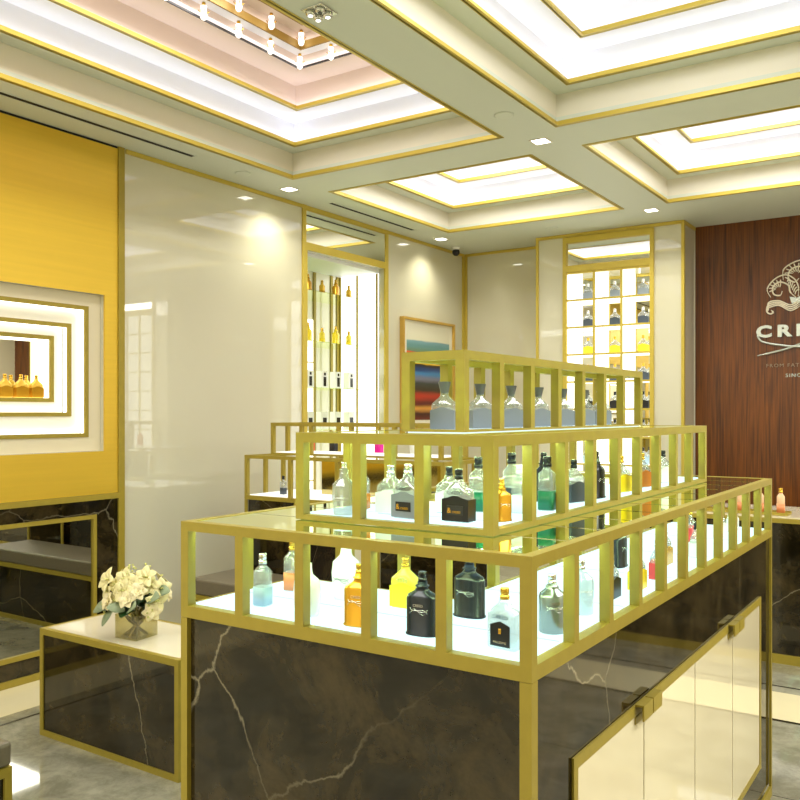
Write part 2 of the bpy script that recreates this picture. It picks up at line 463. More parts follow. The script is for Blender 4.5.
mt = MB(); MX = -2.32
def mb2(x0, x1, *a): mt.box(-x1 + MX, -x0 + MX, *a)
mb2(-3.389, DX0 - .03, PYF, EY - .003, 0, CEIL - .002, CREAM); mb2(DX1 + .03, -2.045, PYF, EY - .003, 0, CEIL - .002, CREAM)
mb2(DX0 - .03, DX1 + .03, PYF + .001, EY - .003, 0, DZ0, CREAM); mb2(DX0 - .03, DX1 + .03, PYF + .02, EY - .003, DZ1, CEIL - .002, CREAM)
mb2(DX0 - .03, DX1 + .03, PYF + .20, EY - .003, DZ0, DZ1, CREAM)
struct(mt, 'wall_display_bay_right')
c2 = copy_tree(cs); c2.location = (3.0995, 0, 0); c2['label'] = 'second backlit grid shelf right of the walnut wall, seen only mirrored in glossy left wall'
# ---- left wall shelf niche
nn = thing('wall_niche_cabinet', 'tall gold framed niche with glass shelves and glowing side panels in left wall', 'shelf', (0, 0, 0))
nb = MB()
ND = .45; NX = WX - .062
nb.box(NX - ND, NX, NY0 - .02, NY0 - .006, .5, 2.79, CREAM_M)
nb.box(NX - ND, NX, NY0 - .02, NY1 + .02, 2.76, 2.79, COFW)
nb.box(NX - ND, NX, NY0 - .02, NY1 + .02, .48, .5, CREAM_M)
nb.build('carcass', nn)
mm = MB(); mm.box(NX - ND - .01, NX - ND, NY0 - .02, NY1 + .012, .5, 2.76, CREAM); mm.build('back_panel', nn)
mm = MB(); mm.box(NX - ND + .0005, NX - ND + .006, NY0, 5.90, .505, 2.33, GLOWW); mm.build('lit_back_panel', nn)
g = MB()
for z in (.9, 1.1, 1.3, 1.5, 1.72, 1.95): g.box(NX - ND + .0065, NX - ND + .012, NY0, 5.90, z - .005, z + .005, GOLD)
g.build('panel_grid', nn)
for ya, yb in ((NY1 - .005, NY1 + .01),):
    mm = MB(); mm.box(NX - ND + .004, NX - .01, ya, yb, .502, 2.755, GLOWW); mm.build('lit_side_panel', nn)
g = MB()
for x in (NX - ND + .01, NX - ND / 2 - .02, NX - .025): g.box(x, x + .016, NY1 - .018, NY1 - .006, .502, 2.755, GOLD)
for y in (5.905, 6.15, NY1 - .05): g.box(NX - ND + .001, NX - ND + .012, y, y + .03, .502, 2.755, GOLD)
g.build('upright', nn)
g = MB(); g.box(WX, WX + .014, NY0, NY0 + .014, .5, 2.79, GOLD_T); g.box(WX, WX + .014, NY1 - .014, NY1, .5, 2.79, GOLD_T)
g.build('front_frame', nn)
g = MB(); g.box(WX + .001, WX + .006, NY0 + .001, NY1 - .001, 2.852, CEIL - .042, MIRROR); g.build('transom_mirror', nn)
NSH = [2.50, 2.09, 1.71, 1.36]
for z in NSH:
    g = MB(); g.box(NX - ND + .014, NX - .01, NY0 + .008, NY1 - .02, z - .006, z, GLASS); g.build('glass_shelf', nn)

# ---- painting
pt = thing('framed_painting', 'framed abstract painting of coloured horizontal stripes hanging on the left wall', 'painting', (WX, 7.0, 1.35))
PW, PH, PD = .94, 1.04, .045
g = MB()
g.box(.001, PD, -PW / 2, -PW / 2 + .022, 0, PH, mat('frame_wood', srgb(190, 152, 62), .4)); g.box(.001, PD, PW / 2 - .022, PW / 2, 0, PH, MATS['frame_wood'])
g.box(.001, PD, -PW / 2 + .022, PW / 2 - .022, PH - .022, PH, MATS['frame_wood']); g.box(.001, PD, -PW / 2 + .022, PW / 2 - .022, 0, .022, MATS['frame_wood'])
g.build('frame', pt)
g = MB(); g.box(.001, .02, -PW / 2 + .022, PW / 2 - .022, .022, PH - .022, mat('mat_board', srgb(236, 232, 212), .6)); g.build('mount', pt)
def paint_mat():
    m, nt, p = nmat('striped_paint')
    tc = nt.nodes.new('ShaderNodeTexCoord'); sp = nt.nodes.new('ShaderNodeSeparateXYZ')
    n = nt.nodes.new('ShaderNodeTexNoise'); n.inputs['Scale'].default_value = 1.0
    mp = nt.nodes.new('ShaderNodeMapping'); mp.inputs['Scale'].default_value = (1, 3, 22)
    nt.links.new(tc.outputs['Object'], mp.inputs[0]); nt.links.new(mp.outputs[0], n.inputs['Vector'])
    nt.links.new(tc.outputs['Object'], sp.inputs[0])
    a = nt.nodes.new('ShaderNodeMath'); a.operation = 'MULTIPLY_ADD'; a.inputs[1].default_value = .03
    nt.links.new(n.outputs['Fac'], a.inputs[0]); nt.links.new(sp.outputs['Z'], a.inputs[2])
    mr = nt.nodes.new('ShaderNodeMapRange'); mr.inputs['From Min'].default_value = .085; mr.inputs['From Max'].default_value = .975
    nt.links.new(a.outputs[0], mr.inputs[0])
    r = nt.nodes.new('ShaderNodeValToRGB'); cr = r.color_ramp; cr.interpolation = 'EASE'
    st = [(0, (120, 40, 20)), (.08, (70, 20, 15)), (.14, (215, 150, 60)), (.19, (95, 20, 15)), (.27, (185, 48, 18)), (.34, (60, 45, 25)), (.40, (55, 60, 55)), (.455, (120, 120, 140)), (.51, (60, 130, 185)), (.555, (20, 60, 120)), (.60, (40, 25, 15)),
          (.62, (235, 190, 40)), (.68, (240, 110, 20)), (.735, (225, 90, 20)), (.745, (110, 140, 110)), (.80, (100, 150, 150)), (.85, (120, 165, 175)), (.87, (226, 222, 196)), (1, (232, 228, 205))]
    cr.elements[0].position = st[0][0]; cr.elements[0].color = srgb(*st[0][1])
    cr.elements[1].position = 1; cr.elements[1].color = srgb(*st[-1][1])
    for q, c in st[1:-1]:
        e = cr.elements.new(q); e.color = srgb(*c)
    nt.links.new(mr.outputs[0], r.inputs[0]); nt.links.new(r.outputs[0], p.inputs['Base Color'])
    p.inputs['Roughness'].default_value = .3
    return m
g = MB(); g.box(.021, .023, -PW / 2 + .085, PW / 2 - .085, .085, PH - .065, paint_mat()); g.build('canvas', pt)

# ---- gold wall section: brushed panel, stepped lit recess, marble surround with mirror
gp = thing('gold_wall_panel', 'large brushed gold wall panel on the left wall around the glowing niche', 'wall panel')
g = MB(); a0, a1 = WX + .001, WX + .012
BZ = 1.0
g.box(a0, a1, GY0, GY1 - .046, RZ1, CEIL - .015, GOLD_W)
g.box(a0, a1, RY1, GY1 - .046, BZ + .012, RZ1, GOLD_W)
g.box(a0, a1, GY0, RY0, BZ + .012, RZ1, GOLD_W)
g.box(a0, a1, RY0, RY1, BZ + .012, RZ0, GOLD_W)
g.build('panel', gp)
g = MB(); g.box(a0, WX + .022, GY1 - .045, GY1, .04, CEIL - .002, GOLD); g.box(a0, WX + .022, GY0, GY1 - .045, BZ - .022, BZ + .011, GOLD)
g.box(a0, WX + .022, GY0, GY1, .001, .039, GOLD)
g.build('gold_border', gp)
g = MB(); g.box(a0, WX + .010, GY0, GY1 - .046, CEIL - .014, CEIL - .001, BLACKM); g.build('shadow_gap', gp)

ms = thing('wall_mirror', 'low wall mirror in thin gold frame and dark marble surround under gold panel', 'mirror')
MY1, MZ1, MZ0 = 3.245, .893, .135
g = MB()
g.box(a0, a1, MY1, GY1 - .046, .04, BZ - .023, MARB); g.box(a0, a1, GY0, MY1, MZ1, BZ - .023, MARB); g.box(a0, a1, GY0, MY1, .04, MZ0, MARB)
g.build('marble_surround', ms)
g = MB()
g.box(a0, WX + .02, MY1 - .022, MY1 - .0005, MZ0, MZ1, GOLD); g.box(a0, WX + .02, GY0, MY1 - .022, MZ1 - .025, MZ1 - .0005, GOLD); g.box(a0, WX + .02, GY0, MY1 - .022, MZ0, MZ0 + .028, GOLD)
g.build('frame', ms)
g = MB(); g.box(a0, WX + .006, GY0, MY1 - .023, MZ0 + .029, MZ1 - .026, mat('dim_mirror', (.6, .6, .52, 1), .01, 1)); g.build('mirror_glass', ms)

rc = thing('lit_wall_niche', 'glowing stepped picture frame niche recessed in the gold wall', 'niche')
def step_frame(x, y0, y1, z0, z1, iy, iz, iz2, deep, m):
    """front board at x with opening inset; returns the opening"""
    g = MB(); X0, X1 = x - .008, x
    oy0, oy1, oz0, oz1 = y0 + iy, y1 - iy, z0 + iz, z1 - iz2
    g.box(X0, X1, y0, oy0, z0, z1, m); g.box(X0, X1, oy1, y1, z0, z1, m)
    g.box(X0, X1, oy0, oy1, z0, oz0, m); g.box(X0, X1, oy0, oy1, oz1, z1, m)
    g.build('step_board', rc)
    t = .024; e = MB()
    e.box(X0 - .002, x + .006, oy0, oy0 + t, oz0, oz1, GOLD); e.box(X0 - .002, x + .006, oy1 - t, oy1, oz0, oz1, GOLD)
    e.box(X0 - .002, x + .006, oy0 + t, oy1 - t, oz0, oz0 + t, GOLD); e.box(X0 - .002, x + .006, oy0 + t, oy1 - t, oz1 - t, oz1, GOLD)
    e.build('gold_frame', rc)
    q = (oy0 + t, oy1 - t, oz0 + t, oz1 - t)
    l = MB(); xa, xb = X0 - deep, X0 - .003
    l.box(xa, xb, q[0] - .012, q[0], q[2], q[3], GLOW); l.box(xa, xb, q[1], q[1] + .012, q[2], q[3], GLOW)
    l.box(xa, xb, q[0] - .012, q[1] + .012, q[2] - .012, q[2], GLOW); l.box(xa, xb, q[0] - .012, q[1] + .012, q[3], q[3] + .012, GLOW)
    l.build('light_strip', rc)
    return q
q = step_frame(WX - .03, RY0 + .001, RY1 - .001, RZ0 + .001, RZ1 - .001, .085, .085, .075, .028, CREAM_M)
q2 = step_frame(WX - .075, q[0] - .0, q[1] + .0, q[2], q[3], .062, .10, .085, .032, mat('niche_white', srgb(250, 246, 232), .5))
q3 = step_frame(WX - .125, q2[0], q2[1], q2[2], q2[3], .058, .06, .052, .085, MATS['niche_white'])
g = MB(); g.box(WX - .235, WX - .225, q3[0] - .02, q3[1] + .02, q3[2] - .02, q3[3] + .02, MIRROR); g.build('back_mirror', rc)

# ================================================================ bottles
def solid(name, rgb, rough=.2, metal=0): return mat(name, srgb(*rgb), rough, metal)
LAB = {
 'black': solid('label_black', (12, 12, 14), .3), 'grey': solid('label_greyblue', (128, 138, 146), .35), 'navy': solid('flask_navy', (16, 20, 26), .25),
 'ink': solid('flask_ink', (20, 29, 38), .25), 'green': solid('label_green', (20, 120, 85), .3), 'yellow': solid('juice_yellow', (240, 215, 40), .25),
 'gold': solid('gold_glass', (214, 160, 40), .18, .6), 'blue': solid('juice_paleblue', (165, 195, 215), .3), 'white': solid('white_glaze', (240, 242, 240), .25),
 'red': solid('juice_red', (225, 70, 70), .3), 'peach': solid('juice_peach', (225, 140, 90), .3), 'amber': solid('juice_amber', (200, 120, 30), .25),
 'pink': solid('pink_glass', (235, 20, 160), .25), 'charcoal': solid('label_charcoal', (62, 72, 82), .3), 'capgrey': solid('cap_grey', (98, 100, 108), .3),
 'coral': solid('coral_glass', (235, 80, 60), .25)}
CACHE = {}
def bmesh_part(key, fn):
    if key not in CACHE: CACHE[key] = fn().data(key[0])
    return CACHE[key]
def add_part(name, me, parent, loc=(0, 0, 0)):
    o = bpy.data.objects.new(name, me); COL.objects.link(o); o.parent = parent; o.location = loc
    return o
def bottle(shape, loc, rz, label, group=None, lab='black', top=None, cap='black', s=1.0, text=False, simple=False, name='perfume_bottle'):
    """shape: shield (flat, sloped shoulders), flask (oval, heavy foot), round, slim"""
    top = top or CRYS; capm = {'black': BLACK, 'silver': CHROME, 'gold': GOLD_P, 'grey': LAB['capgrey'], 'white': LAB['white']}[cap]
    t = thing(name, label, 'bottle', loc, rz, group); t.scale = (s, s, s)
    if shape == 'shield':
        W, D, H = .033, .016, .095; e = 6
        body = lambda: MB().loft([(0, W * .96, D * .95, e), (.003, W, D, e), (.060, W, D, e), (.068, W * .97, D * .95, 5), (.082, W * .50, D * .7, 3), (.088, .011, .009, 2.2), (.094, .0105, .0085, 2)], top, 20)
        ff = 5
        lb = None if lab == 'inset' else lambda: (MB().prism([(-W - .0006, -D - .0012, .002), (W + .0006, -D - .0012, .002), (W + .0006, -D - .0012, .050), (W * .55, -D - .0012, .0535), (W * .2, -D - .0012, .058), (-W * .2, -D - .0012, .058), (-W * .55, -D - .0012, .0535), (-W - .0006, -D - .0012, .050)], (0, 2 * D + .0024, 0), LAB[lab]))
        zc = .094
    elif shape == 'flask':
        W, D = .036, .021; e = 2.6
        body = lambda: MB().loft([(0, W * 1.05, D * 1.1, e), (.003, W * 1.07, D * 1.12, e), (.006, W, D, e), (.080, W, D, e), (.088, W * .9, D * .92, e), (.096, W * .5, D * .65, 2.2), (.104, .012, .012, 2), (.106, .0155, .0155, 2), (.108, .0155, .0155, 2), (.109, .011, .011, 2), (.116, .0105, .0105, 2)], LAB[lab] if lab else top, 24)
        lb = None; zc = .116
    elif shape == 'round':
        W, D = .029, .029; e = 2
        body = lambda: MB().loft([(0, W * .95, D * .95, e), (.002, W, D, e), (.076, W, D, e), (.084, W * .93, D * .93, e), (.094, W * .5, D * .5, 2), (.098, .014, .014, 2), (.100, .014, .014, 2), (.104, .010, .010, 2)], top if lab is None else LAB[lab], 24)
        lb = None; zc = .104
    elif shape == 'carafe':
        W, D = .04, .03; e = 2.5
        body = lambda: MB().loft([(0, W * .8, D * .8, e), (.01, W * .88, D * .9, e), (.07, W, D, e), (.10, W * .92, D * .9, e), (.118, W * .45, D * .5, 2), (.128, .015, .015, 2), (.15, .013, .013, 2)], LAB['white'] if lab == 'white' else top, 20)
        lb = None; zc = .15
    else:  # slim square spray
        W, D = .017, .017; e = 5
        body = lambda: MB().loft([(0, W, D, e), (.075, W, D, e), (.083, W * .75, D * .75, 3), (.089, .008, .008, 2), (.093, .008, .008, 2)], top, 16)
        lb = lambda: MB().loft([(.002, W + .0008, D + .0008, e), (.042, W + .0008, D + .0008, e)], LAB[lab], 16)
        zc = .093
    add_part('glass_body', bmesh_part(('glass_body', shape, lab if shape in ('flask', 'round', 'carafe') else '', top.name), body), t)
    if lb: add_part('label_band', bmesh_part(('label_band', shape, lab), lb), t)
    if cap == 'grey':   # flared stopper
        add_part('cap', bmesh_part(('cap', 'flare'), lambda: MB().loft([(0, .010, .010), (.003, .0105, .0105), (.028, .0165, .0165), (.030, .016, .016)], capm, 16)), t, (0, 0, zc))
    else:
        add_part('sprayer', bmesh_part(('sprayer', cap), lambda: MB().loft([(0, .0095, .0095), (.007, .0095, .0095), (.008, .0075, .0075), (.010, .0075, .0075), (.0105, .0088, .0088), (.021, .0088, .0088), (.022, .008, .008)], capm, 14)), t, (0, 0, zc))
    if not simple and shape == 'shield':
        # raised crest on the clear shoulder
        def crest():
            m = MB()
            for k in range(-3, 4):
                x = k * .0042
                m.tube([(x, -D - .0005, .0605), (x * 1.1, -D - .001, .066 - abs(k) * .0007), (x * .8, -D * .86, .073 - abs(k) * .001)], .0009, CRYS, 5)
            return m
        add_part('crest', bmesh_part(('crest', shape), crest), t)
    if not simple and shape in ('flask', 'round', 'carafe'):
        # sweeping flourish engraved on the front
        cm = CHROME if lab != 'white' else LAB['capgrey']
        def fl_():
            m = MB()
            def q(x, z):
                return (x, -(D * (1 - abs(x / W) ** e) ** (1 / e)) - .0006, z)
            for a, b, c in ((-1, .05, .062), (1, .048, .060), (.6, .056, .05)):
                pts = [q(W * .62 * math.sin(a * (u - .5) * 2.6), b + (c - b) * u + .004 * math.sin(u * 6)) for u in [i / 9 for i in range(10)]]
                m.tube(pts, .0006, cm, 5)
            return m
        add_part('flourish', bmesh_part(('flourish', shape, lab == 'white'), fl_), t)
    if lab == 'inset':
        b = MB(); b.prism([(-W * .66, -D - .0018, .006), (W * .66, -D - .0018, .006), (W * .66, -D - .0018, .046), (W * .35, -D - .0018, .050), (0, -D - .0018, .054), (-W * .35, -D - .0018, .050), (-W * .66, -D - .0018, .046)], (0, .0015, 0), LAB['black']); b.build('label_plate', t)
        text_mesh('lettering', 'CREED', .0105, BLACK, .0003, t, (0, -D - .0016, .0585), (PI / 2, 0, 0), 1.05, 1.15)
        text_mesh('lettering', 'MILLESIME', .006, CHROME, .0002, t, (0, -D - .0024, .012), (PI / 2, 0, 0), 1.0, 1.1)
        m = MB(); m.box(-.003, .003, -D - .0026, -D - .0019, .030, .040, GOLD_P, .0008); m.build('crest_badge', t)
    elif text and shape == 'shield':
        text_mesh('lettering', 'CREED', .0115, BLACK if lab != 'black' or True else CHROME, .0003, t, (0, -D - .0016, .0605), (PI / 2, 0, 0), 1.05, 1.1)
        b = MB(); b.box(-W * .62, W * .62, -D - .0024, -D - .0013, .016, .036, LAB['black'] if lab != 'black' else mat('label_pewter', srgb(38, 40, 40), .3)); b.build('label_plate', t)
        text_mesh('lettering', 'CREED', .007, GOLD_P, .0003, t, (W * .12, -D - .0028, .020), (PI / 2, 0, 0), 1.0, 1.0)
        text_mesh('lettering', '&', .017, GOLD_P, .0003, t, (-W * .42, -D - .0028, .020), (PI / 2, 0, 0), 1.0, 1.0)
    if text and shape in ('flask', 'round'):
        text_mesh('lettering', 'CREED', .008, CHROME, .0003, t, (0, -D - .0014, .064), (PI / 2, 0, 0), 1.0, 1.0)
    return t

# ================================================================ stepped display units
def case(parent, x0, x1, y0, y1, zb, zt, nx, ny, rb=.028, rt=.022, p=.024, deck=True, deckm=None, lights=True, glass=True, cut=None, rails_cut=False, led=None):
    """open gold frame showcase with a lit deck and a glass top"""
    deckm = deckm or DECK
    f = MB()
    def rails(z0, z1):
        f.box(x0, x1, y0, y0 + p, z0, z1, GOLD); f.box(x0, x1, y1 - p, y1, z0, z1, GOLD)
        f.box(x0, x0 + p, y0 + p, y1 - p, z0, z1, GOLD); f.box(x1 - p, x1, y0 + p, y1 - p, z0, z1, GOLD)
    rails(zt - rt, zt)
    if rails_cut:
        cx, cy = cut; a, b = zb, zb + rb
        f.box(x0, x1, y0, y0 + p, a, b, GOLD); f.box(x1 - p, x1, y0 + p, y1, a, b, GOLD); f.box(x0, x0 + p, y0 + p, cy, a, b, GOLD)
        f.box(x0 + p, cx, cy - p, cy, a, b, GOLD); f.box(cx, cx + p, cy, y1 - p, a, b, GOLD); f.box(cx, x1 - p, y1 - p, y1, a, b, GOLD)
    else: rails(zb, zb + rb)
    fo = f.build('case_frame', parent)
    me = MB().box(-p / 2, p / 2, -p / 2, p / 2, 0, zt - rt - zb - rb, GOLD).data('post')
    ml = MB().box(-p / 2, p / 2, -p / 2, p / 2, 0, zt - rt, GOLD).data('post')
    def post(x, y, full=False):
        o = bpy.data.objects.new('post', ml if full else me); COL.objects.link(o); o.parent = fo; o.location = (x, y, 0 if full else zb + rb)
    for i in range(nx + 1):
        x = x0 + p / 2 + (x1 - x0 - p) * i / nx
        post(x, y0 + p / 2)
        if not rails_cut or x > cut[0] or i == 0: post(x, y1 - p / 2, rails_cut and i == 0)
        if rails_cut and x < cut[0]: post(x, cut[1] - p / 2)
    for j in range(1, ny):
        y = y0 + p / 2 + (y1 - y0 - p) * j / ny
        post(x1 - p / 2, y)
        if not rails_cut or y < cut[1] - .05: post(x0 + p / 2, y)
        elif j in (3, 7): post(x0 + p / 2, y, True)
        if rails_cut and y > cut[1]: post(cut[0] + p / 2, y)
    if deck:
        d = MB(); za, zc_ = zb + .002, zb + rb + .004; e = p + .001
        if cut:
            cx, cy = cut
            d.box(x0 + e, x1 - e, y0 + e, cy - e, za, zc_, deckm); d.box(cx + e, x1 - e, cy - e, y1 - e, za, zc_, deckm)
        else: d.box(x0 + e, x1 - e, y0 + e, y1 - e, za, zc_, deckm)
        do = d.build('lit_deck', parent)
        if cut:
            j_ = MB(); ym = (y0 + cut[1]) / 2 - .03; xm = (cut[0] + x1) / 2
            j_.box(x0 + e, x1 - e, ym - .001, ym + .001, zc_ + .0001, zc_ + .0003, LAB['capgrey']); j_.build('deck_joint', do)
            for yq in (1.95, 2.36, 2.77, 3.18):
                if yq < y1 - .1: MB().box(cut[0] + e, x1 - e, yq - .001, yq + .001, zc_ + .0001, zc_ + .0003, LAB['capgrey']).build('deck_joint', do)
    if led:
        l = MB(); h0_, h1_ = zt - rt + .001, zt - rt + .009; q_ = .003
        l.box(x0 + p + .006, x1 - p - .006, y0 + p + .0005, y0 + p + q_, h0_, h1_, led)
        l.box(x1 - p - q_, x1 - p - .0005, y0 + p + .006, y1 - p - .006, h0_, h1_, led)
        l.box(x0 + p + .0005, x0 + p + q_, y0 + p + .006, (cut[1] if rails_cut else y1) - p - .006, h0_, h1_, led)
        l.build('led_strip', fo)
    return fo
def glass_top(parent, x0, x1, y0, y1, z, p, hole=None, n=0, name='glass_top'):
    g = MB()
    if hole:
        a, b, c, d = hole
        g.box(x0, x1, y0, c, z - .006, z, GLASS); g.box(x0, x1, d, y1, z - .006, z, GLASS)
        g.box(x0, a, c, d, z - .006, z, GLASS); g.box(b, x1, c, d, z - .006, z, GLASS)
    else: g.box(x0, x1, y0, y1, z - .006, z, GLASS)
    o = g.build(name, parent)
    for k in range(1, n):
        y = y0 + (y1 - y0) * k / n
        spans = [(x0, hole[0] - .001), (hole[1] + .001, x1)] if hole and hole[2] < y < hole[3] else [(x0, x1)]
        for xa, xb in spans:
            MB().box(xa, xb, y - .0015, y + .0015, z + .0001, z + .0006, MATS['dim_mirror']).build('glass_line', o)  # thin dark line laid across the glass
    return o
IX0, IX1, IY0, IY1 = -1.566, -.655, 1.400, 3.600
Z1, Z2, Z3 = 1.243, 1.453, 1.650
isl = thing('display_island', 'large stepped gold and dark marble display island with three glowing bottle tiers', 'display counter')
BB = 1.016
b = MB()
b.box(IX0 + .022, IX1 - .01, IY0 + .012, 1.81, .05, BB - .001, MARB); b.box(-1.05, IX1 - .01, 1.81, IY1 - .012, .05, BB - .001, MARB)
b.build('marble_body', isl)
e = MB()
for x, y in ((IX0, IY0), (IX1 - .026, IY0), (IX0, IY1 - .026), (IX1 - .026, IY1 - .026)):
    pass
e.box(IX0, IX0 + .021, IY0, IY0 + .03, 0, BB - .001, GOLD)
e.box(IX1 - .024, IX1, IY0, IY0 + .011, 0, BB - .001, GOLD); e.box(IX1 - .009, IX1, IY0 + .011, IY0 + .026, 0, BB - .001, GOLD)
e.box(IX1 - .009, IX1, IY1 - .015, IY1, 0, BB - .001, GOLD); e.box(IX0, IX0 + .021, 1.79, 1.82, 0, BB - .001, GOLD)
e.box(IX0 + .022, IX1 - .025, IY0, IY0 + .011, 0, .04, GOLD); e.box(IX1 - .009, IX1, IY0 + .027, IY1 - .016, 0, .04, GOLD)
e.build('gold_edging', isl)
# cupboard front on the right side
SX = IX1 - .009
f = MB(); cy0, cy1, cz0, cz1 = 1.605, 3.415, .17, .812
f.box(SX, SX + .005, cy0, cy1, cz1 - .026, cz1, GOLD); f.box(SX, SX + .005, cy0, cy1, cz0, cz0 + .022, GOLD)
f.box(SX, SX + .005, cy0, cy0 + .022, cz0 + .022, cz1 - .026, GOLD); f.box(SX, SX + .005, cy1 - .022, cy1, cz0 + .022, cz1 - .026, GOLD)
f.build('door_frame', isl)
dy = [1.627, 2.046, 2.503, 2.963, 3.393]
for k in range(4):
    d = MB(); d.box(SX + .0006, SX + .003, dy[k] + .0035, dy[k + 1] - .0035, cz0 + .023, cz1 - .028, DOORC); d_ = d.build('door', isl)
    yy = dy[k + 1] if k % 2 == 0 else dy[k]
    sg = -1 if k % 2 == 0 else 1
    h = MB(); ya, yb = sorted((yy + sg * .003, yy + sg * .07))
    h.box(SX + .0055, SX + .026, ya, yb, cz1 - .002, cz1 + .003, GOLD); h.box(SX + .022, SX + .026, ya, yb, cz1 - .034, cz1 - .002, GOLD)
    h.box(SX + .0035, SX + .006, ya, yb, cz1 - .045, cz1 - .028, GOLD)
    h.build('handle', d_)
CUT = (-1.06, 1.82)
LEDC = emis('case_led', (.68, 1.0, .60, 1), 36)
case(isl, IX0, IX1, IY0, IY1, BB, Z1, 5, 11, cut=CUT, rails_cut=True, led=LEDC)
T2 = (-1.363, -.826, 1.580, 3.290)
T3 = (-1.178, -1.000, 1.765, 3.080)
case(isl, *T2, Z1 + .001, Z2, 3, 9, rb=.012, rt=.024, cut=(-1.045, 1.86), led=LEDC)
case(isl, *T3, Z2 + .001, Z3, 1, 7, rb=.006, rt=.022, deck=False)
q = .026
glass_top(isl, IX0 + q, IX1 - q, IY0 + q, IY1 - q, Z1 - .001, .024, (T2[0] + .01, T2[1] - .01, T2[2] + .01, T2[3] - .01), 11)
glass_top(isl, T2[0] + q, T2[1] - q, T2[2] + q, T2[3] - q, Z2 - .001, .024, (T3[0] + .01, T3[1] - .01, T3[2] + .01, T3[3] - .01), 0)
d = MB(); d.box(T3[0] + .011, T3[1] - .011, T3[2] + .011, T3[3] - .011, Z2 - .005, Z2 + .004, emis('soft_deck', (.78, .95, 1, 1), .95)); d.build('lit_deck', isl)
g = MB(); g.box(T3[0] + .01, T3[1] - .01, T3[2] + .01, T3[3] - .01, Z3 - .006, Z3 - .001, GLASS)
glass_top(isl, T3[0] + q, T3[1] - q, T3[2] + q, T3[3] - q, Z3 - .001, .024, None, 0)

# bottles on the island
D1, D2, D3 = BB + .0325, Z1 + .001 + .0165, Z2 + .0045
G1, G2, G3 = 'perfume bottles in the lower tier of the island', 'perfume bottles in the middle tier of the island', 'clear bottles with flared grey caps in the top tier of the island'
R = PI / 2
ordn = ['nearest to the front', 'second from the front', 'third from the front', 'fourth from the front', 'fifth from the front', 'sixth from the front', 'at the far end']
for k in range(7):
    bottle('shield', (-1.112, 1.862 + .188 * k - (.03 if k == 6 else 0), D3), .12 + .04 * (k % 3) if k == 0 else R * .62 + .1 * (k % 2), 'clear bottle with grey label and flared grey cap on top tier, ' + ordn[k], G3, 'grey', cap='grey', s=.98)
T2B = [
 ('carafe', -1.231, 1.60, .3, 'milky white carafe bottle with silver sprayer behind first left pane of middle tier', None, None, 'silver', .72, 0),
 ('slim', -1.265, 1.72, .2, 'small clear bottle with amber juice behind the white carafe, middle tier', 'amber', None, 'black', .95, 0),
 ('shield', -1.151, 1.678, 0, 'tall clear crystal bottle with silver cap beside grey label bottle, middle tier', 'white', None, 'silver', 1.0, 0),
 ('shield', -1.070, 1.630, -.1, 'clear bottle with grey label and black plate, left of black label bottle in middle tier', 'grey', None, 'silver', 1.06, 1),
 ('shield', -.943, 1.640, 0, 'clear bottle with big black label and black sprayer at front of middle tier', 'black', None, 'black', 1.0, 1),
 ('shield', -1.050, 1.780, .4, 'white bottle with black sprayer partly hidden behind the black label bottle', 'white', None, 'black', .95, 0),
 ('slim', -1.000, 1.835, .1, 'clear bottle with green lower half left of middle tier corner post', 'green', None, 'black', 1.15, 0),
 ('flask', -.868, 1.700, 1.2, 'slim gold bottle just right of the middle tier corner post', 'gold', None, 'gold', .68, 0),
 ('slim', -.975, 1.965, .2, 'clear bottle with charcoal lower half in first side pane of middle tier', 'charcoal', None, 'black', 1.2, 0),
 ('slim', -.905, 1.868, .1, 'white square bottle with small yellow label in first side pane', 'white', None, 'white', 1.0, 0),
 ('flask', -.975, 2.16, R, 'matt black flask bottle left of the green bottle in second side pane', 'navy', None, 'black', .95, 0),
 ('slim', -.872, 1.953, .1, 'clear bottle fading to green at its foot in second side pane of middle tier', 'green', None, 'black', 1.15, 0),
 ('slim', -.935, 2.205, .1, 'white bottle at left of third side pane of middle tier', 'white', None, 'silver', 1.05, 0),
 ('shield', -.890, 2.167, 1.3, 'clear bottle with charcoal label and black sprayer in third side pane', 'charcoal', None, 'black', .98, 0),
 ('flask', -.885, 2.315, 1.5, 'black flask bottle in fourth side pane of middle tier', 'navy', None, 'black', .95, 0),
 ('shield', -.885, 2.522, 1.3, 'white and yellow patterned bottle in fifth side pane of middle tier', 'yellow', None, 'gold', .95, 0),
 ('shield', -.888, 2.728, 1.3, 'amber bottle with clear top in sixth side pane of middle tier', 'amber', None, 'gold', .95, 0),
 ('shield', -.890, 2.961, 1.3, 'white bottle with black pattern in seventh side pane of middle tier', 'white', None, 'black', .95, 0)]
for sh, x, y, rz, lbl, lab, top, cap, s, tx in T2B:
    bottle(sh, (x, y, D2), rz, lbl, G2, lab, top, cap, s, bool(tx))
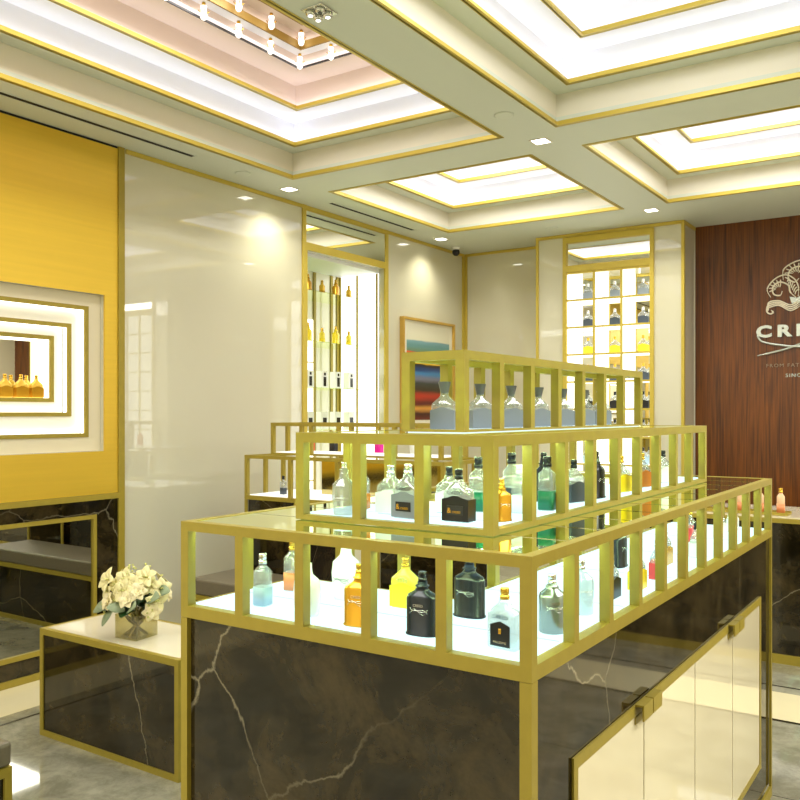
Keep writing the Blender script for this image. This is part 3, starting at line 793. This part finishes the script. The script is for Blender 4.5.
T1B = [
 ('slim', -1.387, 1.49, .1, 'small clear bottle with pale blue lower half in second front pane of lower tier', 'blue', None, 'silver', 1.05, 0),
 ('carafe', -1.235, 1.47, .2, 'large white carafe bottle hidden behind a post in second front pane', 'white', None, 'white', .78, 0),
 ('slim', -1.442, 1.66, .2, 'peach coloured bottle at the back of second front pane', 'peach', None, 'gold', 1.1, 0),
 ('flask', -1.085, 1.465, .2, 'gold bottle with silver flourish in third front pane of lower tier', 'gold', None, 'gold', .95, 1),
 ('carafe', -1.267, 1.655, .1, 'white bottle standing behind the gold flourish bottle', 'white', None, 'white', .9, 0),
 ('shield', -1.097, 1.66, .05, 'bright yellow bottle behind the dark flask in fourth front pane', 'yellow', solid('yellow_glass', (236, 214, 70), .15), 'gold', 1.0, 0),
 ('flask', -.9335, 1.475, .1, 'dark navy flask bottle nearest in fourth front pane of lower tier', 'ink', None, 'black', .93, 1),
 ('flask', -.930, 1.665, .0, 'dark navy flask bottle standing back in fifth front pane', 'ink', None, 'black', 1.0, 0),
 ('shield', -.748, 1.478, -.1, 'clear bottle with black label and gold sprayer at lower tier corner', 'inset', None, 'gold', 1.0, 1),
 ('round', -.722, 1.642, .6, 'silver grey cylinder bottle with silver sprayer in first side pane of lower tier', None, SILV, 'silver', .95, 1),
 ('round', -.735, 1.832, .8, 'clear cylinder bottle with pale blue body in second side pane', None, None, 'silver', .95, 0),
 ('shield', -.735, 2.020, R, 'clear bottle with black label in third side pane of lower tier', 'black', None, 'gold', .92, 0),
 ('flask', -.867, 2.45, R, 'navy flask bottle at the back of third side pane', 'ink', None, 'black', 1.0, 0),
 ('shield', -.715, 2.160, R, 'pale yellow bottle in fourth side pane of lower tier', 'yellow', None, 'black', .92, 0),
 ('shield', -.715, 2.330, R, 'clear bottle with red label in fifth side pane of lower tier', 'red', None, 'silver', .9, 0),
 ('shield', -.765, 2.560, R, 'gold bottle with gold sprayer in sixth side pane of lower tier', 'gold', None, 'gold', .95, 0),
 ('shield', -.725, 2.760, R, 'white bottle in seventh side pane of lower tier', 'white', None, 'black', .9, 0),
 ('shield', -.830, 3.070, R, 'red and gold bottle in eighth side pane of lower tier', 'red', None, 'gold', 1.0, 0),
 ('shield', -.765, 3.230, R, 'white bottle with silver cap in ninth side pane of lower tier', 'white', None, 'silver', .95, 0),
 ('shield', -.765, 3.430, R, 'white bottle with black cap in far side pane of lower tier', 'white', None, 'black', .95, 0)]
for sh, x, y, rz, lbl, lab, top, cap, s, tx in T1B:
    bottle(sh, (x, y, D1), rz, lbl, G1, lab, top, cap, s, bool(tx))

# ---- second, smaller stepped unit near the left wall
su = thing('display_stand', 'smaller stepped gold display stand with dark marble legs behind the left end of the island', 'display stand')
SX0, SX1, SY0, SY1 = -3.93, -2.42, 4.05, 4.60
b = MB(); b.box(SX0 + .022, -3.51, SY0 + .012, SY1 - .012, 0.03, .94, MARB); b.box(-2.86, SX1 - .022, SY0 + .012, SY1 - .012, .03, .94, MARB)
b.box(-3.509, -2.861, SY0 + .012, SY1 - .012, .87, .94, MARB)
b.build('marble_body', su)
e = MB()
for x in (SX0, -3.509, -2.882, SX1 - .021): e.box(x, x + .021, SY0, SY0 + .011, 0, .94, GOLD)
e.build('gold_edging', su)
case(su, SX0, SX1, SY0, SY1, .941, 1.228, 4, 3, rb=.026, rt=.022, deckm=emis('dim_deck', (1, .98, .85, 1), 1.1))
case(su, SX0 + .10, SX1 - .10, SY0 + .14, SY1 - .1, 1.229, 1.437, 4, 2, rb=.012, rt=.022, deckm=MATS['dim_deck'])
m_ = MB(); m_.box(SX0 + .40, SX1 - .03, SY0 + .30, SY0 + .305, .972, 1.204, mat('gold_mirror', (.6, .5, .2, 1), .08, 1)); m_.build('back_panel', su)
GS = 'bottles on the smaller stepped stand'
bottle('slim', (-3.72, 4.19, .9715), 0, 'small clear bottle with grey lower half at left end of the smaller stand', GS, 'charcoal', None, 'black', 1.05)
for x, lab, lbl in ((-3.55, 'coral', 'coral red bottle on upper tier of the smaller stand'), (-3.36, 'black', 'black and clear bottle on upper tier of the smaller stand'), (-3.01, 'pink', 'vivid pink bottle on upper tier of the smaller stand'), (-2.75, 'white', 'white bottle at the right of the smaller stand')):
    bottle('carafe' if lab == 'white' else 'flask', (x, 4.26, 1.2585), .1, lbl, GS, lab, None, 'silver', .8, simple=True)

# ---- benches
def bench(x0, x1, y0, y1, zt, th, label):
    t = thing('upholstered_bench', label, 'bench')
    g = MB(); g.box(x0, x1, y0, y1, zt - th, zt, LEATHER, .012); g.build('cushion', t)
    g = MB(); z = zt - th - .002
    for a, b_, c_, d_ in ((x0, x1, y0, y0 + .025), (x0, x1, y1 - .025, y1)): g.box(a, b_, c_, d_, z - .03, z, GOLD); g.box(a, b_, c_, d_, 0, .03, GOLD)
    for x in (x0, x1 - .025): 
        g.box(x, x + .025, y0 + .025, y1 - .025, z - .03, z, GOLD); g.box(x, x + .025, y0 + .025, y1 - .025, 0, .03, GOLD)
        for y in (y0, y1 - .025): g.box(x, x + .025, y, y + .025, .03, z - .03, GOLD)
    g.build('gold_frame', t)
    g = MB(); g.box(x0 + .01, x1 - .01, y0 + .01, y1 - .01, .031, z - .031, MARB); g.build('marble_base', t)
    return t
bench(-3.95, -2.55, 3.60, 4.00, .50, .095, 'grey cushioned marble bench in front of the smaller stand')
bench(-3.35, -2.555, .9, 1.583, .45, .078, 'grey cushioned bench cut off at the bottom left corner')

# ---- low table with flowers
lt = thing('low_table', 'low dark marble table with gold edges and cream stone top holding flowers', 'table')
x0, x1, y0, y1, zt = -3.618, -2.675, 2.378, 2.80, .497
g = MB(); p = .024
for x in (x0, x1 - p):
    for y in (y0, y1 - p): g.box(x, x + p, y, y + p, 0, zt - .028, GOLD)
for z0, z1 in ((0, .026), (zt - .028, zt)):
    g.box(x0 + (p if z0 == 0 else 0), x1 - (p if z0 == 0 else 0), y0, y0 + p, z0, z1, GOLD); g.box(x0 + (p if z0 == 0 else 0), x1 - (p if z0 == 0 else 0), y1 - p, y1, z0, z1, GOLD)
    g.box(x0, x0 + p, y0 + p, y1 - p, z0, z1, GOLD); g.box(x1 - p, x1, y0 + p, y1 - p, z0, z1, GOLD)
g.build('gold_frame', lt)
g = MB(); g.box(x0 + .006, x1 - .006, y0 + .006, y1 - .006, .027, zt - .029, MARB); g.build('marble_panel', lt)
g = MB(); g.box(x0 + p + .0005, x1 - p - .0005, y0 + p + .0005, y1 - p - .0005, zt - .022, zt + .0005, WHITE_TOP); g.build('table_top', lt)

# flower arrangement
fv = thing('flower_arrangement', 'cream orchids and roses with grey leaves in square glass vase on low table', 'flowers', (-3.12, 2.53, .498), .1)
fv.scale = (1.12, 1.12, 1.12)
vs = .058; vh = .095
g = MB()
for a, b_, c_, d_ in ((-vs, vs, -vs, -vs + .004), (-vs, vs, vs - .004, vs), (-vs, -vs + .004, -vs + .004, vs - .004), (vs - .004, vs, -vs + .004, vs - .004)): g.box(a, b_, c_, d_, .0, vh, GLASSV)
g.box(-vs + .004, vs - .004, -vs + .004, vs - .004, 0, .006, GLASSV)
g.build('vase', fv)
STEM = mat('flower_stem', srgb(110, 100, 45), .5); LEAFD = mat('dark_leaf', srgb(40, 78, 38), .4, noise=.3, nscale=20); LEAFG = mat('grey_leaf', srgb(142, 156, 122), .55, noise=.12, nscale=30)
PET = mat('cream_petal', srgb(244, 234, 176), .6, noise=.06, nscale=25); PETR = mat('ivory_rose_petal', srgb(246, 234, 188), .6, noise=.08, nscale=25); BUD = mat('pale_bud', srgb(205, 205, 120), .6)
g = MB()
for k in range(46):
    a, b_ = random.uniform(-.045, .045), random.uniform(-.045, .045)
    g.tube([(a, b_, .008), (-a * .5 + random.uniform(-.02, .02), -b_ * .5, .06), (-a * 1.4, -b_ * 1.4, .115)], random.uniform(.0018, .0036), STEM if k % 3 else mat('pale_stem', srgb(190, 170, 110), .5), 5)
g.build('stems', fv)
def petal_patch(m, c, d, up, L, W, mt, cup=.35, n=5):
    """a curved petal or leaf with thickness"""
    d = Vector(d).normalized(); up = Vector(up); up = (up - d * up.dot(d)).normalized(); sd = d.cross(up); c = Vector(c)
    k = m.mi(mt); top = []; bot = []
    for i in range(n + 1):
        u = i / n; w_ = W * math.sin(PI * min(.97, u * .9 + .08)) ** .75
        mid = c + d * L * u + up * (cup * L * (u - u * u * 1.3))
        r = [mid - sd * w_ + up * w_ * cup, mid, mid + sd * w_ + up * w_ * cup]
        top.append([m.bm.verts.new(v + up * .0006) for v in r]); bot.append([m.bm.verts.new(v - up * .0006) for v in r])
    fs = []
    for i in range(n):
        for j in range(2):
            fs.append(m.bm.faces.new((top[i][j], top[i][j + 1], top[i + 1][j + 1], top[i + 1][j])))
            fs.append(m.bm.faces.new((bot[i][j + 1], bot[i][j], bot[i + 1][j], bot[i + 1][j + 1])))
        fs.append(m.bm.faces.new((top[i][0], top[i + 1][0], bot[i + 1][0], bot[i][0]))); fs.append(m.bm.faces.new((top[i + 1][2], top[i][2], bot[i][2], bot[i + 1][2])))
    for f in fs: f.material_index = k; f.smooth = True
def orchid(c, face, s):
    m = MB(); f = Vector(face).normalized(); a = f.cross(Vector((0, 0, 1))).normalized(); b_ = a.cross(f)
    for k in range(5):
        t = 2 * PI * k / 5 + random.uniform(-.2, .2) + PI / 2
        petal_patch(m, (0, 0, 0), a * math.cos(t) + b_ * math.sin(t) + f * .35, f, s, s * .38, PET, .3)
    for k in range(3): petal_patch(m, f * .004, a * (k - 1) * .5 + f, b_, s * .45, s * .14, BUD, .3, 3)
    return m.build('orchid_bloom', fv, c)
def rose(c, face, s):
    m = MB(); f = Vector(face).normalized(); a = f.cross(Vector((0, 0, 1))).normalized(); b_ = a.cross(f)
    for ring, (n, tilt, L) in enumerate(((3, 2.2, .6), (5, 1.1, .8), (6, .45, 1.0))):
        for k in range(n):
            t = 2 * PI * k / n + ring
            petal_patch(m, (0, 0, 0), (a * math.cos(t) + b_ * math.sin(t)) + f * tilt, -(a * math.cos(t) + b_ * math.sin(t)) + f * .5, s * L, s * .42, PETR, .35)
    return m.build('rose_bloom', fv, c)
for c, f in (((-.085, -.06, .225), (-.3, -1, .5)), ((-.075, -.07, .185), (-.4, -1, .1)), ((.0, -.05, .235), (.1, -1, .4)), ((.012, -.07, .195), (0, -1, .3)), ((.10, -.02, .215), (.5, -1, .4)),
             ((.085, -.03, .245), (.2, -1, .6)), ((-.10, .02, .215), (-1, -.5, .4)), ((-.03, .05, .225), (0, .3, 1)), ((.06, .06, .225), (.4, .6, .8)), ((-.02, -.075, .16), (-.1, -1, 0)), ((.12, .01, .20), (1, -.4, .3)), ((.05, -.05, .21), (.3, -1, .2)), ((-.045, -.06, .21), (-.2, -1, .5)), ((.125, -.02, .16), (1, -.8, 0))):
    orchid(c, f, random.uniform(.042, .055))
for c, f in (((-.055, -.085, .150), (-.3, -1, .3)), ((.040, -.080, .165), (.2, -1, .5)), ((.075, -.06, .195), (.4, -1, .5)), ((.115, -.03, .120), (.8, -1, 0)), ((.02, .0, .21), (0, -.3, 1)), ((.09, .06, .17), (1, .4, .4))):
    rose(c, f, .042)
m = MB()
for k in range(46):
    a = random.uniform(0, 2 * PI); rr = random.uniform(.04, .085); el = random.uniform(-.2, .9)
    petal_patch(m, (math.cos(a) * .03, math.sin(a) * .03, random.uniform(.095, .16)), (math.cos(a), math.sin(a), el), (0, 0, 1), rr, rr * .35, LEAFD, .2)
m.build('dark_leaves', fv)
for c, d_, L in (((-.075, -.06, .14), (-1, -.45, -.55), .085), ((-.06, -.07, .11), (-.5, -.5, -1), .07), ((.02, -.08, .125), (-.8, -.8, .25), .07), ((.04, -.075, .13), (1, -.6, .35), .085), ((.09, -.03, .165), (1, -.3, .25), .085), ((.10, .0, .19), (1, 0, .1), .075), ((-.05, -.06, .13), (-1, -.6, -.1), .075), ((-.02, .08, .14), (-.2, 1, .2), .08)):
    m = MB(); petal_patch(m, (0, 0, 0), d_, (-.2, -.9, .7), L, L * .34, LEAFG, .15, 6); m.build('grey_leaf', fv, c)
for bx, bz in (((-.09, -.07), .125), ((.005, -.04), .27), ((.07, -.02), .275), ((.12, -.05), .13)):
    m = MB()
    for k in range(12):
        v = Vector((random.gauss(0, .011), random.gauss(0, .011), random.gauss(0, .014)))
        r = bmesh.ops.create_icosphere(m.bm, subdivisions=1, radius=random.uniform(.004, .0065), matrix=Matrix.Translation(v))
    m.mats = [BUD]
    m.build('bud_cluster', fv, (bx[0], bx[1], bz))

# ---- service counter before the walnut wall
sc_ = thing('service_counter', 'dark marble service counter with pale top before the walnut wall at right', 'counter')
g = MB(); g.box(-1.75, 2.4, 5.53, 6.18, .055, .84, MARB); g.build('marble_front', sc_)
g = MB(); g.box(-1.76, 2.41, 5.515, 6.19, .0, .054, GOLD); g.box(-1.76, 2.41, 5.515, 6.20, .841, .868, GOLD); g.build('gold_edging', sc_)
g = MB(); g.box(-1.75, 2.4, 5.53, 6.19, .869, .876, WHITE_TOP); g.build('counter_top', sc_)
ct = thing('bottle_tray', 'small gold tray under bottles on the service counter', 'tray', (-1.0, 5.66, .8765))
g = MB(); g.box(-.52, .07, -.07, .07, 0, .008, GOLD); g.box(-.52, .07, -.07, -.065, .008, .018, GOLD); g.box(-.52, .07, .065, .07, .008, .018, GOLD); g.build('tray_body', ct)
for k, x in enumerate((-.46, -.34, -.22, -.10, .02)):
    bottle('slim', (-1.0 + x, 5.66, .885), .2, 'amber gold bottle on the service counter tray, ' + ['far left', 'second from left', 'middle', 'second from right', 'rightmost by the pillar of the island'][k], 'gold bottles on the service counter', 'peach', solid('rose_glass', (235, 190, 150), .2), 'gold', 1.35, simple=True)

# ---- logo on the walnut wall
lg = thing('wall_sign', 'raised metal crest and lettering sign on the walnut wall', 'sign')
LY = EY - .003
SILVR = mat('sign_silver', srgb(205, 210, 200), .25, .6); PALE = mat('sign_ivory', srgb(242, 232, 210), .4)
GREYT = mat('sign_grey', srgb(150, 130, 105), .4, .3)
def P3(x, z, y=LY - .012): return (x, y, z)
CXL = -1.16     # sign centre
text_mesh('lettering', 'CREED', .132, SILVR, .012, lg, (CXL - .02, LY - .013, 2.142), (PI / 2, 0, 0), 1.45, 1.33, bold=.006)
text_mesh('lettering', 'FROM FATHER TO SON', .042, GREYT, .002, lg, (CXL, LY - .003, 1.885), (PI / 2, 0, 0), 1.25, 1.1)
text_mesh('lettering', 'SINCE 1760', .042, SILVR, .002, lg, (CXL, LY - .003, 1.80), (PI / 2, 0, 0), 1.25, 1.1)
m = MB()
def curve(m, pts, r, mt, n=14):
    """smooth curve through points (catmull)"""
    P_ = [Vector(p) for p in pts]; out = []
    Q = [P_[0]] + P_ + [P_[-1]]
    for i in range(1, len(Q) - 2):
        for k in range(n):
            t = k / n; a, b_, c_, d_ = Q[i - 1], Q[i], Q[i + 1], Q[i + 2]
            out.append(.5 * ((2 * b_) + (c_ - a) * t + (2 * a - 5 * b_ + 4 * c_ - d_) * t * t + (-a + 3 * b_ - 3 * c_ + d_) * t ** 3))
    out.append(P_[-1]); m.tube(out, r, mt, 6, [r * (1 if .12 < i / len(out) < .85 else .55) for i in range(len(out))])
L0 = CXL - .40
curve(m, [P3(L0 + .045, 2.19), P3(L0 + .05, 2.135), P3(L0 + .12, 2.09), P3(L0 + .40, 2.05), P3(L0 + .70, 2.10), P3(L0 + .80, 2.20)], .010, SILVR)
curve(m, [P3(L0 + .04, 1.985), P3(L0 + .25, 2.03), P3(L0 + .50, 2.10), P3(L0 + .82, 2.07)], .010, SILVR)
m.build('flourish', lg)
def feather(cx, cz, tilt, sz, name='plume'):
    """curling plume: a fan of curved lines ending in a scroll"""
    m = MB(); ct_, st_ = math.cos(tilt), math.sin(tilt)
    def W_(u, v): return P3(cx + sz * (u * ct_ - v * st_), cz + sz * (u * st_ + v * ct_))
    out = [(0, 0), (-.10, .30), (-.05, .60), (-.30, .88), (-.62, .80), (-.70, .52), (-.50, .36), (-.36, .48)]
    curve(m, [W_(*p) for p in out], .007, PALE, 8)
    curve(m, [W_(*p) for p in [(.10, 0), (.26, .34), (.26, .72), (.02, 1.05), (-.42, 1.08), (-.84, .84), (-.86, .46)]], .006, PALE, 8)
    for k in range(7):
        u = k / 6
        curve(m, [W_(.02 - .05 * u, .12 + .62 * u), W_(.10 - .06 * u, .22 + .62 * u), W_(.22 - .25 * u * u, .26 + .70 * u)], .005, PALE, 5)
    for k in range(6):
        t = .5 + k * .42
        curve(m, [W_(-.46 + .10 * math.cos(t), .62 + .10 * math.sin(t)), W_(-.46 + .26 * math.cos(t + .3), .64 + .24 * math.sin(t + .3)), W_(-.44 + .38 * math.cos(t + .45), .66 + .36 * math.sin(t + .45))], .005, PALE, 5)
    return m.build(name, lg)
feather(CXL - .06, 2.46, .42, .20); feather(CXL + .05, 2.50, 0, .24)
f2 = feather(0, 2.46, .42, .20); f2.scale = (-1, 1, 1); f2.location = (CXL + .06, 0, 0)
# ribbon scroll and coronet below the plumes
m = MB()
for sgn in (-1, 1):
    X = lambda u: CXL + sgn * u
    for k in range(4):
        o_ = k * .016
        curve(m, [P3(X(.02), 2.44 - o_), P3(X(.10), 2.40 - o_), P3(X(.19), 2.44 - o_ * .8), P3(X(.27), 2.43 - o_ * .9), P3(X(.275 - .002 * k), 2.36 + o_ * .3)], .006, PALE, 8)
    curve(m, [P3(X(.275), 2.43), P3(X(.285), 2.36), P3(X(.26), 2.335), P3(X(.235), 2.345), P3(X(.25), 2.365)], .007, PALE, 8)
m.build('ribbon', lg)
m = MB()
m.prism([P3(CXL - .09, 2.41), P3(CXL + .09, 2.41), P3(CXL + .11, 2.47), P3(CXL + .05, 2.455), P3(CXL, 2.49), P3(CXL - .05, 2.455), P3(CXL - .11, 2.47)], (0, .011, 0), SILVR)
m.build('coronet', lg)

# ---- ceiling fittings
def downlight(x, y, label, power=SPOT_W, tilt=(0, 0)):
    t = thing('downlight', label, 'ceiling light', (x, y, CEIL), 0, 'square recessed downlights')
    g = MB(); a = .055
    for q_ in ((-a, a, -a, -a + .01), (-a, a, a - .01, a), (-a, -a + .01, -a + .01, a - .01), (a - .01, a, -a + .01, a - .01)): g.box(*q_, -.004, -.0005, CEILW)
    g.build('trim_ring', t)
    g = MB(); g.box(-a + .0105, a - .0105, -a + .0105, a - .0105, -.003, -.0005, LAMP); g.build('lamp_face', t)
    l = bpy.data.lights.new('lamp', 'SPOT'); l.energy = power; l.color = (1, .95, .76); l.spot_size = 2.3; l.spot_blend = 1.0; l.shadow_soft_size = .04
    lo = bpy.data.objects.new('lamp', l); COL.objects.link(lo); lo.parent = t; lo.location = (0, 0, -.03); lo.rotation_euler = (tilt[0], tilt[1], 0)
downlight(-4.16, 4.75, 'square recessed downlight by the left wall before the shelf niche')
downlight(-2.165, 4.756, 'square recessed downlight where the ceiling beams cross')
downlight(-2.16, 6.87, 'square recessed downlight before the walnut wall')
downlight(-4.165, 6.91, 'square recessed downlight near the far left corner by the camera')
def disc(x, y, label):
    o = MB().loft([(-.006, .045, .045), (-.004, .055, .055), (-.0005, .056, .056)], CEILP, 24).build('ceiling_speaker', None, (x, y, CEIL))
    tag(o, label, 'ceiling speaker', 'flush round ceiling covers')
disc(-4.144, 4.256, 'flush round ceiling cover above the left wall'); disc(-2.144, 4.227, 'flush round ceiling cover on the long beam'); disc(-3.1, 7.05, 'flush round ceiling cover near the far wall')
def slot(x, y0_, y1_, label):
    t = thing('air_vent', label, 'air vent', (x, (y0_ + y1_) / 2, CEIL)); L = (y1_ - y0_) / 2
    MB().box(-.018, .018, -L, L, -.002, -.0005, BLACKM).build('slot', t)
    g = MB(); g.box(-.024, -.0185, -L - .006, L + .006, -.004, -.0005, CEILP); g.box(.0185, .024, -L - .006, L + .006, -.004, -.0005, CEILP); g.build('rim', t)
slot(-4.135, 1.2, 3.80, 'long black slot air vent in the ceiling above gold wall')
slot(-4.165, 5.25, 6.43, 'shorter black slot air vent in the ceiling above shelf niche')
# crystal spotlight
t = thing('spotlight_fixture', 'small square chrome spotlight cluster on the ceiling beam at top', 'ceiling light', (-2.216, 2.714, CEIL), 0)
g = MB(); g.box(-.055, .055, -.055, .055, -.006, -.0005, CHROME, .002); g.build('plate', t)
for k in range(4):
    x, y = (-.025, .025)[k % 2], (-.025, .025)[k // 2]
    g = MB().loft([(-.024, .012, .012), (-.020, .019, .019), (-.0065, .021, .021)], CHROME, 12); g.build('reflector', t, (x, y, 0))
    g = MB().loft([(-.0255, .009, .009), (-.0245, .010, .010)], emis('spot_dot', (1, 1, 1, 1), 3) if k != 1 else BLACK, 10); g.build('lens', t, (x, y, 0))
# security camera
t = thing('security_camera', 'small white and black security camera at the far left ceiling corner', 'camera', (-4.243, 7.325, CEIL))
g = MB().loft([(-.03, .03, .03), (-.0005, .045, .045)], LAB['white'], 20); g.build('mount', t)
g = MB(); r = bmesh.ops.create_uvsphere(g.bm, u_segments=16, v_segments=12, radius=.038, matrix=Matrix.Translation((0, 0, -.052))); g.mats = [BLACK]
for f in g.bm.faces: f.smooth = True
g.build('lens_dome', t)

# crystal pendants hanging along the steps of the big coffer
GP = 'crystal pendant lamps inside the large coffer'
BULB = emis('crystal_glow', (1, .92, .80, 1), 2.2)
def pendant(x, y, z, label):
    t = thing('crystal_pendant', label, 'pendant lamp', (x, y, z), random.uniform(0, 1), GP)
    add_part('socket', bmesh_part(('socket',), lambda: MB().loft([(-.02, .012, .012), (-.001, .010, .010)], GOLD_P, 12)), t)
    add_part('crystal_drop', bmesh_part(('crystal_drop',), lambda: MB().loft([(-.095, .008, .008), (-.088, .016, .016), (-.07, .020, .020), (-.045, .014, .014), (-.021, .018, .018)], BULB, 8, smooth=False)), t)
    def arms():
        m = MB()
        for k in range(4):
            a = k * PI / 2; m.tube([(0, 0, -.05), (.018 * math.cos(a), .018 * math.sin(a), -.058), (.030 * math.cos(a), .030 * math.sin(a), -.045)], .003, GOLD_P, 5)
        return m
    add_part('arms', bmesh_part(('arms',), arms), t)
r = COFS[0]
where = ['nearest the far corner', 'second from the far corner', 'third from the far corner', 'fourth from the far corner', 'fifth from the far corner', 'sixth from the far corner', 'seventh from the far corner', 'eighth from the far corner']
for k in range(7): pendant(r[0] + .435, r[3] - .435 - .27 * k, 3.764, 'crystal pendant on outer left row of the large coffer, ' + where[k])
for k in range(1, 4): pendant(r[0] + .435 + .25 * k, r[3] - .435, 3.764, 'crystal pendant on the far row of the large coffer, ' + where[k])
for k in range(6): pendant(r[0] + .60, r[3] - .60 - .27 * k, 3.862, 'crystal pendant on inner left row of the large coffer, ' + where[k]) if False else pendant(r[0] + .515, r[3] - .515 - .27 * k, 3.864, 'crystal pendant on inner left row of the large coffer, ' + where[k])

# ---- bottles in the recess, the niche and the cube shelf
for k, y in enumerate([q3[1] - .055 - .098 * i for i in range(6)]):
    bottle('shield', (WX - .175, y, q3[2] + .0005), R, 'gold bottle in the glowing wall niche, ' + ['rightmost', 'second from right', 'third from right', 'fourth from right', 'fifth from right', 'sixth from right'][k], 'gold bottles in the lit wall niche', 'gold', solid('honey_glass', (235, 190, 70), .15, .2), 'gold', 1.15, simple=True)
sname = ['top', 'second', 'third', 'lowest']
pos = ['left', 'centre left', 'centre', 'centre right', 'right']
for si, z in enumerate(NSH):
    for k in range(4 if si < 3 else 4):
        y = NY0 + .37 + .19 * k
        lbl = '%s on the %s glass shelf of left wall niche, %s' % (('gold bottle', 'yellow bottle', 'white box with black band', 'white box with black square')[si], sname[si], pos[k])
        if si < 2:
            bottle('slim' if k % 2 else 'flask', (NX - .22, y, z + .0005), R + .2, lbl, 'bottles on the niche shelves', ('gold', 'yellow')[si], solid('honey_glass', (235, 205, 110), .15, .2) if si == 0 else MATS['yellow_glass'], 'gold', 1.25, simple=True)
        else:
            t = thing('perfume_box', lbl, 'box', (NX - .22, y, z + .0005), R, 'boxes on the niche shelves')
            MB().box(-.045, .045, -.03, .03, 0, .15, LAB['white'], .001).build('carton', t)
            b_ = MB()
            if si == 2: b_.box(-.018, .018, -.032, -.0305, .02, .10, BLACK); b_.box(-.012, .012, -.032, -.0305, .112, .136, BLACK)
            else: b_.box(-.025, .025, -.032, -.0305, .05, .10, BLACK)
            b_.build('printed_band', t)
kinds = [('grey', None, 'silver', 'clear bottle with grey label'), ('charcoal', None, 'silver', 'clear bottle with charcoal label'), ('yellow', None, 'gold', 'clear bottle with yellow label'), ('charcoal', None, 'gold', 'bottle with dark label'),
         ('navy', None, 'black', 'bottle with black label'), ('amber', None, 'black', 'bottle with amber label'), ('blue', None, 'black', 'bottle with pale blue label'), ('yellow', None, 'black', 'bottle with yellow label and black cap'), ('white', None, 'silver', 'white bottle')]
rown = ['top row', 'second row', 'third row', 'fourth row', 'fifth row', 'sixth row', 'seventh row']
for ri in range(7):
    z = rowz[8 - ri] + .0055
    for ci in range(3):
        lab, top, cap, dsc = kinds[ri]
        bottle('shield', (COLX[ci + 1] - .095, PYF + .10, z), .25, '%s in the cube shelf, %s from the top, %s column' % (dsc, rown[ri], ['left', 'middle', 'right'][ci]), 'bottles in the cube shelf', lab if lab != 'navy' else 'black', top, cap, 1.32, simple=True)
